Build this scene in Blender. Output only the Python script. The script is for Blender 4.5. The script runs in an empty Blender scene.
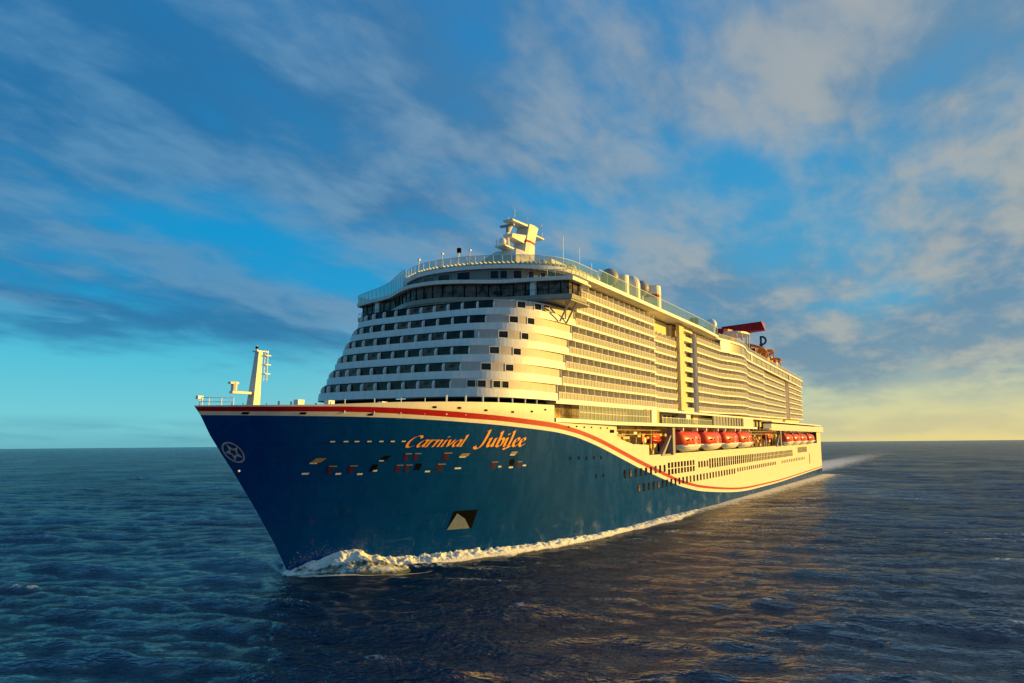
import bpy, bmesh, math, random
import numpy as np
from mathutils import Vector, Matrix, noise
random.seed(7)
R = math.radians
SC = bpy.context.scene
COL = SC.collection

# ------------------------------------------------------------------ camera
CAM = np.array([-64.661, -75.466, 17.007])
YAW, PITCH, ROLL = 0.55535, R(8.55), math.atan(9/1024)
HEEL, TRIM = 0.0171936, 0.0080583
Fv = Vector((math.cos(YAW)*math.cos(PITCH), math.sin(YAW)*math.cos(PITCH), math.sin(PITCH)))
Rv = Vector((math.sin(YAW), -math.cos(YAW), 0))
Uv = Rv.cross(Fv)
c_, s_ = math.cos(ROLL), math.sin(ROLL)
R2, U2 = Rv*c_ - Uv*s_, Rv*s_ + Uv*c_
cam = bpy.data.cameras.new('camera'); camo = bpy.data.objects.new('camera', cam); COL.objects.link(camo)
m = Matrix((R2, U2, -Fv)).transposed().to_4x4(); m.translation = Vector(CAM)
camo.matrix_world = m
cam.sensor_fit = 'HORIZONTAL'; cam.sensor_width = 36; cam.lens = 36*683/1024
cam.clip_start = 1; cam.clip_end = 80000
SC.camera = camo

# ------------------------------------------------------------------ light
SUN_EL = R(9.0)
SUN_AZ = math.atan2(-0.735, 0.68)          # direction towards the sun, angle from +X
sd = Vector((math.cos(SUN_AZ)*math.cos(SUN_EL), math.sin(SUN_AZ)*math.cos(SUN_EL), math.sin(SUN_EL)))
sun = bpy.data.lights.new('sun', 'SUN'); suno = bpy.data.objects.new('sun', sun); COL.objects.link(suno)
suno.rotation_euler = sd.to_track_quat('Z', 'Y').to_euler()
sun.energy = 5.0; sun.angle = R(0.5); sun.color = (1.0, 0.60, 0.085)
SC.view_settings.view_transform = 'Standard'; SC.view_settings.look = 'None'
SC.view_settings.exposure = 0.64; SC.view_settings.gamma = 1; SC.view_settings.use_curve_mapping = False

CLOUD_ROT, CLOUD_LOC = 0, (15.3, 1.1, 0)
class NT:
    """small helper for node trees"""
    def __init__(s, tree): s.t = tree; s.n = tree.nodes; s.l = tree.links
    def node(s, typ, **kw):
        nd = s.n.new(typ)
        for k, v in kw.items(): setattr(nd, k, v)
        return nd
    def val(s, sock, v):
        if isinstance(v, bpy.types.NodeSocket): s.l.new(v, sock)
        else: sock.default_value = v
    def math(s, op, a, b=None, clamp=False):
        nd = s.node('ShaderNodeMath', operation=op, use_clamp=clamp)
        s.val(nd.inputs[0], a)
        if b is not None: s.val(nd.inputs[1], b)
        return nd.outputs[0]
    def vmath(s, op, a, b=None):
        nd = s.node('ShaderNodeVectorMath', operation=op)
        s.val(nd.inputs[0], a)
        if b is not None: s.val(nd.inputs[1], b)
        return nd.outputs['Value' if op in ('DOT_PRODUCT', 'LENGTH') else 'Vector']
    def ramp(s, f, stops, interp='LINEAR'):
        nd = s.node('ShaderNodeValToRGB'); nd.color_ramp.interpolation = interp
        e = nd.color_ramp.elements
        while len(e) < len(stops): e.new(0.5)
        for i, (p, c) in enumerate(stops):
            e[i].position = p; e[i].color = (*c, 1) if len(c) == 3 else c
        s.val(nd.inputs[0], f); return nd.outputs[0]
    def mix(s, f, a, b, blend='MIX'):
        nd = s.node('ShaderNodeMix', data_type='RGBA', blend_type=blend)
        s.val(nd.inputs[0], f); s.val(nd.inputs[6], a); s.val(nd.inputs[7], b); return nd.outputs[2]
    def noise(s, vec, scale, detail=4, rough=0.55, dist=0.0, dim='3D'):
        nd = s.node('ShaderNodeTexNoise', noise_dimensions=dim)
        if vec is not None: s.val(nd.inputs['Vector'], vec)
        nd.inputs['Scale'].default_value = scale; nd.inputs['Detail'].default_value = detail
        nd.inputs['Roughness'].default_value = rough; nd.inputs['Distortion'].default_value = dist
        return nd.outputs[0]
    def smooth(s, v, lo, hi):
        nd = s.node('ShaderNodeMapRange', interpolation_type='SMOOTHSTEP')
        s.val(nd.inputs[0], v); nd.inputs[1].default_value = lo; nd.inputs[2].default_value = hi
        return nd.outputs[0]

# ------------------------------------------------------------------ sky (world)
W = bpy.data.worlds.new('World'); SC.world = W; W.use_nodes = True
t = NT(W.node_tree); t.n.clear()
out = t.node('ShaderNodeOutputWorld'); bg = t.node('ShaderNodeBackground'); bg.inputs[1].default_value = 0.085
t.l.new(bg.outputs[0], out.inputs[0])
sky = t.node('ShaderNodeTexSky', sky_type='NISHITA', sun_disc=False)
sky.sun_elevation = SUN_EL; sky.sun_rotation = math.pi/2 - SUN_AZ
sky.air_density = 1.0; sky.dust_density = 0.6; sky.ozone_density = 2.5
D = t.node('ShaderNodeTexCoord').outputs['Generated']
sep = t.node('ShaderNodeSeparateXYZ'); t.l.new(D, sep.inputs[0])
dz = sep.outputs[2]
sund = t.vmath('DOT_PRODUCT', D, (math.cos(SUN_AZ), math.sin(SUN_AZ), 0))      # 1 towards the sun, -1 away
# clear air: the physical sky blended with a deeper blue that turns teal low down away from the sun and yellow towards it
elev = t.math('MAXIMUM', dz, 0.0)
warm = t.smooth(sund, -0.30, 0.75)
away = t.ramp(elev, [(0.0, (1.0, 3.5, 4.2)), (0.03, (1.3, 4.7, 5.3)), (0.11, (0.60, 4.1, 5.4)), (0.20, (0.0, 2.5, 5.0)), (0.55, (0.0, 1.7, 4.5))])
near = t.ramp(elev, [(0.0, (6.2, 5.2, 2.1)), (0.06, (4.6, 4.8, 2.8)), (0.16, (0.6, 2.9, 4.5)), (0.55, (0.0, 2.0, 4.7))])
clear = t.mix(0.92, sky.outputs[0], t.mix(warm, away, near))
# cloud sheet on a plane overhead
den = t.math('ADD', elev, 0.17)
inv = t.math('DIVIDE', 1.0, den)
sc = t.node('ShaderNodeVectorMath', operation='SCALE'); t.l.new(D, sc.inputs[0]); t.l.new(inv, sc.inputs['Scale'])
sp = t.node('ShaderNodeSeparateXYZ'); t.l.new(sc.outputs[0], sp.inputs[0])
cb = t.node('ShaderNodeCombineXYZ'); t.l.new(sp.outputs[0], cb.inputs[0]); t.l.new(sp.outputs[1], cb.inputs[1])
mp = t.node('ShaderNodeMapping'); t.l.new(cb.outputs[0], mp.inputs[0])
mp.inputs['Rotation'].default_value = (0, 0, R(CLOUD_ROT)); mp.inputs['Scale'].default_value = (0.62, 1.0, 1)
mp.inputs['Location'].default_value = CLOUD_LOC
P = mp.outputs[0]
nA = t.noise(P, 0.95, 3, 0.5, 0.2); nB = t.noise(P, 3.0, 4, 0.55, 0.2); nC = t.noise(P, 8.0, 5, 0.6, 0.2)
cov = t.math('ADD', t.math('ADD', t.math('MULTIPLY', nA, 0.56), t.math('MULTIPLY', nB, 0.35)), t.math('MULTIPLY', nC, 0.09))
mask = t.smooth(cov, 0.34, 0.52)
# the sheet ends above a clear strip at the horizon, lower towards the sun
edge = t.math('SUBTRACT', t.math('ADD', 0.115, t.math('MULTIPLY', t.math('SUBTRACT', nB, 0.5), 0.12)), t.math('MULTIPLY', warm, 0.075))
low = t.math('SUBTRACT', dz, edge)
mask = t.math('MULTIPLY', mask, t.smooth(low, -0.01, 0.06))
# a low thin bank near the horizon
bank = t.math('MULTIPLY', t.math('MULTIPLY', t.smooth(dz, 0.0, 0.012), t.smooth(dz, 0.045, 0.025)), t.smooth(t.noise(P, 1.2, 3, 0.5), 0.42, 0.6))
lit = t.smooth(t.math('SUBTRACT', t.math('ADD', t.math('MULTIPLY', nC, 0.35), t.math('MULTIPLY', nB, 0.65)), t.math('MULTIPLY', nA, 0.5)), 0.16, 0.40)
shade = t.mix(warm, (0.20, 1.15, 2.6, 1), (1.1, 2.0, 2.9, 1))
light = t.mix(warm, (0.90, 2.10, 3.45, 1), (3.4, 3.3, 2.9, 1))
ccol = t.mix(lit, shade, light)
skyc = t.mix(t.math('MULTIPLY', bank, 0.32), clear, t.mix(warm, (0.35, 1.5, 2.6, 1), (3.0, 3.0, 2.4, 1)))
skyc = t.mix(t.math('MULTIPLY', mask, 0.82), skyc, ccol)
t.l.new(skyc, bg.inputs[0])

# ------------------------------------------------------------------ materials
def principled(name, col, rough=0.5, metal=0.0, spec=0.5, coat=0.0):
    mt = bpy.data.materials.new(name); mt.use_nodes = True
    b = mt.node_tree.nodes['Principled BSDF']
    b.inputs['Base Color'].default_value = (*col, 1); b.inputs['Roughness'].default_value = rough
    b.inputs['Metallic'].default_value = metal; b.inputs['Specular IOR Level'].default_value = spec
    b.inputs['Coat Weight'].default_value = coat
    return mt, NT(mt.node_tree), b
def plate_seams(t, tc, w, h):
    sp = t.node('ShaderNodeSeparateXYZ'); t.l.new(tc, sp.inputs[0])
    cb = t.node('ShaderNodeCombineXYZ'); t.l.new(t.math('SUBTRACT', sp.outputs[0], sp.outputs[1]), cb.inputs[0]); t.l.new(sp.outputs[2], cb.inputs[1])
    br = t.node('ShaderNodeTexBrick'); t.l.new(cb.outputs[0], br.inputs['Vector']); br.inputs['Scale'].default_value = 1.0
    br.inputs['Brick Width'].default_value = w; br.inputs['Row Height'].default_value = h; br.inputs['Mortar Size'].default_value = 0.035; br.inputs['Mortar Smooth'].default_value = 0.4
    return br.outputs['Fac']
def paint(name, col, rough=0.45, vary=0.10, scale=0.35, streak=True, coat=0.0, seams=None):
    mt, t, b = principled(name, col, rough, coat=coat, spec=0.22)
    tc = t.node('ShaderNodeTexCoord').outputs['Object']
    mp = t.node('ShaderNodeMapping'); t.l.new(tc, mp.inputs[0])
    mp.inputs['Scale'].default_value = (1, 1, 0.3 if streak else 1)
    n = t.noise(mp.outputs[0], scale*4, 5, 0.65)
    f = t.smooth(n, 0.3, 0.75)
    d = tuple(c*(1-vary*1.1) for c in col); l = tuple(min(1, c*(1+vary*0.4)) for c in col)
    c = t.mix(f, (*l, 1), (*d, 1))
    if seams: c = t.mix(t.math('MULTIPLY', plate_seams(t, tc, *seams), 0.22), c, tuple(q*.35 for q in col)+(1,))
    t.l.new(c, b.inputs['Base Color'])
    return mt
M = {}
M['white'] = paint('white_paint', (0.80, 0.79, 0.76), 0.42, 0.10, seams=(4.2, 9.0))
M['cream'] = paint('hull_white_paint', (0.70, 0.66, 0.55), 0.38, 0.08, seams=(8.5, 2.6))
M['red'] = paint('red_paint', (0.36, 0.004, 0.008), 0.4, 0.08)
M['deep_red'] = paint('dark_red_funnel_paint', (0.30, 0.004, 0.014), 0.45, 0.15)
M['orange'] = paint('lifeboat_red', (0.80, 0.085, 0.04), 0.35, 0.10)
M['gold'] = paint('gold_letter_paint', (0.80, 0.34, 0.03), 0.4, 0.05)
M['silver'] = paint('silver_letter_paint', (0.36, 0.36, 0.37), 0.45, 0.05)
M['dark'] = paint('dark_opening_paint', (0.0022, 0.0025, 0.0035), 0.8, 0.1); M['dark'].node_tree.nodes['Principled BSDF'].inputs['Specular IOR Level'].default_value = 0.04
M['port'] = paint('mooring_recess_paint', (0.055, 0.006, 0.008), 0.6, 0.2)
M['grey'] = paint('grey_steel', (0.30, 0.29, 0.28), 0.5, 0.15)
M['deck'] = paint('deck_floor', (0.22, 0.20, 0.16), 0.7, 0.15, streak=False)
M['yellow'] = paint('yellow_fitting', (0.72, 0.42, 0.05), 0.5, 0.15)
M['slide'] = paint('orange_tube', (0.75, 0.25, 0.04), 0.4, 0.1)
M['wood'] = paint('cabin_wall_paint', (0.70, 0.58, 0.34), 0.6, 0.2)
M['panel'] = paint('grey_screen', (0.33, 0.32, 0.27), 0.3, 0.1)
M['tan'] = paint('weathered_fairlead_plate', (0.26, 0.19, 0.10), 0.6, 0.25)
M['pocket_face'] = paint('pocket_lit_face_grey', (0.15, 0.19, 0.24), 0.6, 0.2)  # grey standing for the lit inner face of the anchor pocket
M['house'] = paint('shade_grey_deck_house', (0.20, 0.21, 0.19), 0.45, 0.15)  # white house walls, the overhang's shade put into this grey
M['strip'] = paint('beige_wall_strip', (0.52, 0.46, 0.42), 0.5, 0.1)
M['blue'] = paint('dark_blue_sign', (0.01, 0.04, 0.12), 0.4, 0.1)
def navy():
    mt, t, b = principled('navy_hull_paint', (0.002, 0.05, 0.16), 0.22, spec=0.05)
    tc = t.node('ShaderNodeTexCoord').outputs['Object']
    mp = t.node('ShaderNodeMapping'); t.l.new(tc, mp.inputs[0]); mp.inputs['Scale'].default_value = (0.12, 0.12, 0.05)
    n = t.smooth(t.noise(mp.outputs[0], 3, 6, 0.7), 0.35, 0.75)
    c = t.mix(n, (0.0002, 0.039, 0.185, 1), (0.0004, 0.049, 0.225, 1))
    m2 = t.node('ShaderNodeMapping'); t.l.new(tc, m2.inputs[0]); m2.inputs['Scale'].default_value = (0.05, 0.05, 1.1)
    n2 = t.noise(m2.outputs[0], 2.2, 4, 0.55)
    scr = t.math('MULTIPLY', t.smooth(n2, 0.72, 0.78), 0.25)      # long salt scratches
    m3 = t.node('ShaderNodeMapping'); t.l.new(tc, m3.inputs[0]); m3.inputs['Scale'].default_value = (0.22, 0.22, 0.30)
    n3 = t.noise(m3.outputs[0], 1.0, 7, 0.75, 0.8)
    sz = t.node('ShaderNodeSeparateXYZ'); t.l.new(tc, sz.inputs[0])
    lowm = t.smooth(sz.outputs[2], 6.5, 1.0)
    salt = t.math('MULTIPLY', t.math('MULTIPLY', t.smooth(n3, 0.52, 0.72), lowm), 0.22)   # dried spray near the waterline
    c = t.mix(t.math('MULTIPLY', plate_seams(t, tc, 9.0, 2.5), 0.45), c, (0.0002, 0.012, 0.04, 1))
    rn = t.node('ShaderNodeMapping'); t.l.new(tc, rn.inputs[0]); rn.inputs['Scale'].default_value = (0.9, 0.9, 0.06)
    runs = t.math('MULTIPLY', t.smooth(t.noise(rn.outputs[0], 1.0, 3, 0.6), 0.60, 0.75), t.math('MULTIPLY', t.smooth(sz.outputs[2], 12, 4), 0.10))
    c = t.mix(runs, c, (0.20, 0.22, 0.20, 1))
    bpn = t.node('ShaderNodeBump'); bpn.inputs['Strength'].default_value = 0.25; bpn.inputs['Distance'].default_value = 0.25
    t.l.new(t.noise(tc, 0.4, 3, 0.5), bpn.inputs['Height']); t.l.new(bpn.outputs[0], b.inputs['Normal'])
    f = t.math('MAXIMUM', scr, salt)
    c = t.mix(f, c, (0.42, 0.48, 0.5, 1))
    t.l.new(c, b.inputs['Base Color'])
    t.l.new(t.math('ADD', t.math('MULTIPLY', n, 0.12), 0.24), b.inputs['Roughness'])
    return mt
M['navy'] = navy()
def glass(name, tint, alpha, rough=0.08):
    mt, t, b = principled(name, tint, rough, spec=0.6)
    tc = t.node('ShaderNodeTexCoord').outputs['Object']
    n = t.noise(tc, 0.9, 3, 0.5)
    b.inputs['Alpha'].default_value = alpha
    t.l.new(t.math('ADD', t.math('MULTIPLY', n, 0.12), alpha-0.06, True), b.inputs['Alpha'])
    return mt
M['glass'] = glass('balcony_glass', (0.80, 0.74, 0.44), 0.52)
M['green'] = glass('green_windscreen_glass', (0.13, 0.25, 0.15), 0.46)
M['lounge'] = glass('promenade_glass', (0.34, 0.37, 0.22), 0.66)
def darkglass():
    mt, t, b = principled('dark_window_glass', (0.012, 0.013, 0.015), 0.08, spec=0.22)
    tc = t.node('ShaderNodeTexCoord').outputs['Object']
    n = t.noise(tc, 0.8, 2, 0.5)
    rnd = t.node('ShaderNodeObjectInfo').outputs['Random']
    c = t.mix(t.smooth(n, 0.35, 0.7), (0.006, 0.007, 0.009, 1), (0.03, 0.027, 0.022, 1))
    t.l.new(t.mix(t.math('MULTIPLY', t.smooth(rnd, 0.62, 0.95), t.smooth(n, 0.3, 0.6)), c, (0.16, 0.13, 0.10, 1)), b.inputs['Base Color'])
    return mt
M['window'] = darkglass()
def doors():
    mt, t, b = principled('balcony_door_glass', (0.30, 0.17, 0.05), 0.2)
    tc = t.node('ShaderNodeTexCoord').outputs['Object']
    n = t.noise(tc, 0.45, 2, 0.6)
    t.l.new(t.ramp(n, [(0.36, (0.10, 0.055, 0.018)), (0.5, (0.42, 0.26, 0.08)), (0.64, (0.70, 0.56, 0.30))]), b.inputs['Base Color'])
    return mt
M['bronze'] = doors()
def foam_mat(name, cover, body, lo_=0.42):
    mt, t, b = principled(name, (0.82, 0.80, 0.74), 0.75, spec=0.2)
    tc = t.node('ShaderNodeTexCoord').outputs['Object']
    at = t.node('ShaderNodeAttribute', attribute_name='foam').outputs['Fac']
    n = t.noise(tc, 0.35, 8, 0.72, 0.6); n2 = t.noise(tc, 2.2, 5, 0.65, 0.4)
    v = t.math('ADD', t.math('MULTIPLY', n, 0.6), t.math('MULTIPLY', n2, 0.4))
    thr = t.math('ADD', v, t.math('MULTIPLY', t.math('SUBTRACT', at, 0.5), cover))
    f = t.smooth(thr, lo_, lo_+0.2)
    t.l.new(t.mix(f, body, (0.84, 0.82, 0.76, 1)), b.inputs['Base Color'])
    bp = t.node('ShaderNodeBump'); bp.inputs['Strength'].default_value = 0.8; bp.inputs['Distance'].default_value = 0.35
    t.l.new(v, bp.inputs['Height']); t.l.new(bp.outputs[0], b.inputs['Normal'])
    return mt, t, b, f, at
mt, t, b, f, at = foam_mat('bow_wave_foam', 0.9, (0.10, 0.115, 0.07, 1)); M['bowfoam'] = mt
t.l.new(t.math('SUBTRACT', 0.75, t.math('MULTIPLY', t.math('SUBTRACT', 1.0, f), 0.5)), b.inputs['Roughness'])
mt, t, b, f, at = foam_mat('wake_foam', 0.9, (0.42, 0.43, 0.38, 1), 0.40); M['wakefoam'] = mt
t.l.new(t.math('MULTIPLY', t.math('MULTIPLY', f, t.smooth(at, 0.0, 0.75)), 0.95, True), b.inputs['Alpha'])

def sea_mat():
    mt, t, b = principled('sea_water', (0.002, 0.010, 0.026), 0.6, spec=0.0)
    geo = t.node('ShaderNodeNewGeometry').outputs['Position']
    mp = t.node('ShaderNodeMapping', vector_type='TEXTURE'); t.l.new(geo, mp.inputs[0])
    mp.inputs['Rotation'].default_value = (0, 0, R(112)); mp.inputs['Scale'].default_value = (2.3, 1, 1)
    def ridged(sc_, det, p):
        n = t.noise(mp.outputs[0], sc_, det, 0.6, 0.35)
        return t.math('POWER', t.math('SUBTRACT', 1.0, t.math('ABSOLUTE', t.math('SUBTRACT', t.math('MULTIPLY', n, 2.0), 1.0))), p)
    h = t.math('ADD', t.math('ADD', t.math('MULTIPLY', ridged(0.42, 3, 1.8), 0.58), t.math('MULTIPLY', ridged(1.25, 3, 1.6), 0.30)), t.math('MULTIPLY', t.noise(mp.outputs[0], 3.4, 4, 0.65), 0.24))
    bp = t.node('ShaderNodeBump'); bp.inputs['Strength'].default_value = 1.0; gust = t.noise(geo, 0.018, 2, 0.5)
    calm = t.node('ShaderNodeAttribute', attribute_name='calm').outputs['Fac']
    t.l.new(t.math('MULTIPLY', t.math('ADD', 0.7, t.math('MULTIPLY', t.smooth(gust, 0.35, 0.65), 0.7)), t.math('SUBTRACT', 1.0, t.math('MULTIPLY', calm, 0.55))), bp.inputs['Distance'])
    t.l.new(h, bp.inputs['Height']); t.l.new(bp.outputs[0], b.inputs['Normal'])
    gl = t.node('ShaderNodeBsdfGlossy'); gl.inputs['Roughness'].default_value = 0.10; gl.inputs['Color'].default_value = (1, 0.98, 1, 1); t.l.new(bp.outputs[0], gl.inputs['Normal'])
    fr = t.node('ShaderNodeFresnel'); fr.inputs['IOR'].default_value = 1.42; t.l.new(bp.outputs[0], fr.inputs['Normal'])
    F = fr.outputs[0]; fac = t.math('MULTIPLY', F, t.math('SUBTRACT', 1.75, t.math('MULTIPLY', F, 1.5)))
    mx = t.node('ShaderNodeMixShader'); t.l.new(fac, mx.inputs[0]); t.l.new(b.outputs[0], mx.inputs[1]); t.l.new(gl.outputs[0], mx.inputs[2])
    t.l.new(mx.outputs[0], t.n['Material Output'].inputs['Surface'])
    big = t.noise(geo, 0.012, 3, 0.5)
    at = t.node('ShaderNodeAttribute', attribute_name='foam').outputs['Fac']
    cap = t.math('MULTIPLY', t.smooth(at, 0.12, 0.6), t.smooth(t.noise(geo, 1.3, 6, 0.75, 0.5), 0.47, 0.62))
    cap = t.math('MULTIPLY', cap, t.smooth(t.noise(geo, 0.045, 2, 0.5), 0.46, 0.56))
    wc = t.mix(t.smooth(big, 0.35, 0.65), (0.001, 0.009, 0.030, 1), (0.002, 0.015, 0.045, 1))
    t.l.new(t.mix(cap, wc, (0.75, 0.78, 0.78, 1)), b.inputs['Base Color'])
    t.l.new(t.math('MULTIPLY', fac, t.math('SUBTRACT', 1.0, cap)), mx.inputs[0])
    return mt
M['sea'] = sea_mat()

# ------------------------------------------------------------------ mesh helpers
class MB:
    def __init__(s): s.v = []; s.f = []; s.m = []; s.mats = []
    def mi(s, mat):
        if mat not in s.mats: s.mats.append(mat)
        return s.mats.index(mat)
    def quad(s, a, b, c, d, mat):
        i = len(s.v); s.v += [a, b, c, d]; s.f.append((i, i+1, i+2, i+3)); s.m.append(s.mi(mat))
    def poly(s, pts, mat):
        i = len(s.v); s.v += list(pts); s.f.append(tuple(range(i, i+len(pts)))); s.m.append(s.mi(mat))
    def box(s, x0, x1, y0, y1, z0, z1, mat):
        s.hexa([(x0,y0,z0),(x1,y0,z0),(x1,y1,z0),(x0,y1,z0)], [(x0,y0,z1),(x1,y0,z1),(x1,y1,z1),(x0,y1,z1)], mat)
    def hexa(s, lo, hi, mat):
        i = len(s.v); n = len(lo); s.v += list(lo)+list(hi); k = s.mi(mat)
        s.f.append(tuple(i+j for j in range(n))[::-1]); s.f.append(tuple(i+n+j for j in range(n)))
        for j in range(n): s.f.append((i+j, i+(j+1) % n, i+n+(j+1) % n, i+n+j))
        s.m += [k]*(n+2)
    def tube(s, p, q, r, mat, n=8, r2=None):
        p, q = Vector(p), Vector(q); d = (q-p).normalized()
        a = d.cross(Vector((0, 0, 1)) if abs(d.z) < 0.9 else Vector((1, 0, 0))).normalized(); b = d.cross(a)
        r2 = r if r2 is None else r2
        lo = [tuple(p+(a*math.cos(2*math.pi*k/n)+b*math.sin(2*math.pi*k/n))*r) for k in range(n)]
        hi = [tuple(q+(a*math.cos(2*math.pi*k/n)+b*math.sin(2*math.pi*k/n))*r2) for k in range(n)]
        s.hexa(lo, hi, mat)
    def loft(s, rings, mat, cap=True):
        i = len(s.v); n = len(rings[0]); k = s.mi(mat)
        for r in rings: s.v += [tuple(p) for p in r]
        for a in range(len(rings)-1):
            for j in range(n):
                s.f.append((i+a*n+j, i+a*n+(j+1) % n, i+(a+1)*n+(j+1) % n, i+(a+1)*n+j)); s.m.append(k)
        if cap:
            s.f.append(tuple(i+j for j in range(n))[::-1]); s.f.append(tuple(i+(len(rings)-1)*n+j for j in range(n))); s.m += [k, k]
    def ribbon(s, path, zlo, zhi, th, mat, lean=0.0):
        """solid band along a plan path; th = inward thickness (to the left of the path direction); lean moves its top inward"""
        N = normals(path)
        fl = (lambda x: zlo) if not callable(zlo) else zlo
        fh = (lambda x: zhi) if not callable(zhi) else zhi
        i = len(s.v); k = s.mi(mat)
        for (x, y), (nx, ny) in zip(path, N):
            a, b = fl(x), fh(x)
            s.v += [(x, y, a), (x+nx*lean, y+ny*lean, b), (x+nx*(lean+th), y+ny*(lean+th), b), (x+nx*th, y+ny*th, a)]
        for j in range(len(path)-1):
            o = i+4*j
            for e in range(4):
                s.f.append((o+e, o+(e+1) % 4, o+4+(e+1) % 4, o+4+e)); s.m.append(k)
        e = i+4*(len(path)-1)
        s.f += [(i, i+3, i+2, i+1), (e, e+1, e+2, e+3)]; s.m += [k, k]
    def sheet(s, path, zlo, zhi, mat, off=0.0):
        N = normals(path)
        fl = (lambda x: zlo) if not callable(zlo) else zlo
        fh = (lambda x: zhi) if not callable(zhi) else zhi
        i = len(s.v); k = s.mi(mat)
        for (x, y), (nx, ny) in zip(path, N): s.v += [(x+nx*off, y+ny*off, fl(x)), (x+nx*off, y+ny*off, fh(x))]
        for j in range(len(path)-1):
            o = i+2*j; s.f.append((o, o+2, o+3, o+1)); s.m.append(k)
    def build(s, name, parent=None, smooth=False):
        me = bpy.data.meshes.new(name); me.from_pydata([tuple(map(float, p)) for p in s.v], [], s.f)
        for mt in s.mats: me.materials.append(M[mt])
        me.polygons.foreach_set('material_index', s.m)
        if smooth: me.polygons.foreach_set('use_smooth', [True]*len(me.polygons))
        me.update()
        bm = bmesh.new(); bm.from_mesh(me); bmesh.ops.recalc_face_normals(bm, faces=bm.faces); bm.to_mesh(me); bm.free()
        o = bpy.data.objects.new(name, me); COL.objects.link(o)
        if parent: o.parent = parent
        return o
def normals(path):
    """unit normals pointing inward: the path runs so that the inside lies on its left"""
    N = []
    for j in range(len(path)):
        a = path[max(0, j-1)]; b = path[min(len(path)-1, j+1)]
        dx, dy = b[0]-a[0], b[1]-a[1]; l = math.hypot(dx, dy) or 1
        N.append((-dy/l, dx/l))
    return N
def resample(path, step):
    P_ = np.array(path, float); d = np.r_[0, np.cumsum(np.hypot(*np.diff(P_, axis=0).T))]
    n = max(2, int(round(d[-1]/step))+1); q = np.linspace(0, d[-1], n)
    return [(float(np.interp(v, d, P_[:, 0])), float(np.interp(v, d, P_[:, 1]))) for v in q]
def offset(path, o):
    return [(x+nx*o, y+ny*o) for (x, y), (nx, ny) in zip(path, normals(path))]
def empty(name, loc=(0, 0, 0), parent=None):
    o = bpy.data.objects.new(name, None); COL.objects.link(o); o.location = loc
    if parent: o.parent = parent
    return o
def copy_tree(o, parent=None):
    c = o.copy(); COL.objects.link(c); c.parent = parent
    for ch in list(o.children): copy_tree(ch, c)
    return c
def inst(src, parent, loc, rotz=0.0, scale=(1, 1, 1)):
    o = src.copy(); COL.objects.link(o); o.parent = parent; o.location = loc; o.rotation_euler = (0, 0, rotz); o.scale = scale
    return o

# ------------------------------------------------------------------ hull form (x aft, y starboard, z up)
SZ = [-6, -3, 0, 4.2, 9, 14.2, 17.9, 20.9, 22, 30]; SX = [1, 1.5, 0, -2.5, -5.8, -9.6, -12.6, -14.4, -15.3, -18]
def stem(z): return np.interp(z, SZ, SX)
def hb(x, z):
    z = np.asarray(z, float); tt = np.clip(z/22., 0, 1)**1.25
    L_ = 80+(66-80)*tt; p = 2.82+(3.6-2.82)*tt
    s = np.clip((x-stem(z))/L_, 0, 1)
    return 21*(1-(1-s)**p)
def onhull(x, z, off=0.04, side=-1): return (float(x), side*(float(hb(x, z))+off), float(z))
SHIPROT = Matrix(((math.cos(TRIM), 0, -math.sin(TRIM)), (0, 1, 0), (math.sin(TRIM), 0, math.cos(TRIM)))) @ \
    Matrix(((1, 0, 0), (0, math.cos(HEEL), -math.sin(HEEL)), (0, math.sin(HEEL), math.cos(HEEL))))

ship = empty('cruise_ship')
ship.matrix_world = SHIPROT.to_4x4()
ship['label'] = 'huge white cruise ship with navy blue bow and red stripe under way at sea'
ship['category'] = 'cruise ship'

SX_ = [-15, -8, -2, 4, 12, 21, 31.8, 37.8, 45.4, 53.7, 73.5, 99.2, 115, 157, 219, 331]
REDT = lambda x: np.interp(x, SX_, [21.85, 22.0, 22.15, 22.1, 21.8, 21.4, 20.8, 20.4, 19.4, 17.9, 13.3, 7.7, 5.3, 1.9, 1.2, 2.0])
REDB = lambda x: np.interp(x, SX_, [21.35, 21.4, 21.5, 21.35, 21.0, 20.6, 19.8, 19.3, 18.3, 16.7, 12.0, 6.6, 4.4, 1.05, 0.5, 1.4])
BLUT = lambda x: np.interp(x, SX_, [20.9, 20.9, 20.9, 20.8, 20.5, 20.0, 19.2, 18.7, 17.6, 15.9, 11.1, 5.8, 3.5, 0.4, 0.0, 0.9])
def smooth_curve(fn):
    xs = np.linspace(-16, 332, 700); ys = fn(xs); w = np.hanning(25); w /= w.sum()
    yp = np.r_[np.full(12, ys[0]), ys, np.full(12, ys[-1])]; ys = np.convolve(yp, w, 'valid')
    w2 = np.hanning(121); w2 /= w2.sum(); y2 = np.convolve(np.r_[np.full(60, ys[0]), ys, np.full(60, ys[-1])], w2, 'valid')
    bl = np.clip((xs-85)/50, 0, 1)*np.clip((325-xs)/30, 0, 1); ys = ys*(1-bl)+y2*bl
    return lambda x: np.interp(x, xs, ys)
REDT, REDB, BLUT = map(smooth_curve, (REDT, REDB, BLUT))
_rb, _bt = REDB, BLUT
REDB = lambda x: REDT(x)-(REDT(x)-_rb(x))*np.interp(x, [15, 45], [1, .70])
BLUT = lambda x: REDB(x)-(_rb(x)-_bt(x))
def HTOP(x):
    return np.interp(x, [-16, -5, 4, 12, 21, 36.0, 36.05, 61.5, 61.55, 70, 79, 79.05, 318, 318.05, 332],
                     [22.0, 22.3, 22.85, 23.15, 23.35, 23.45, 20.7, 20.7, 17.9, 16.6, 16.3, 14.1, 14.1, 19.9, 19.9])
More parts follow.
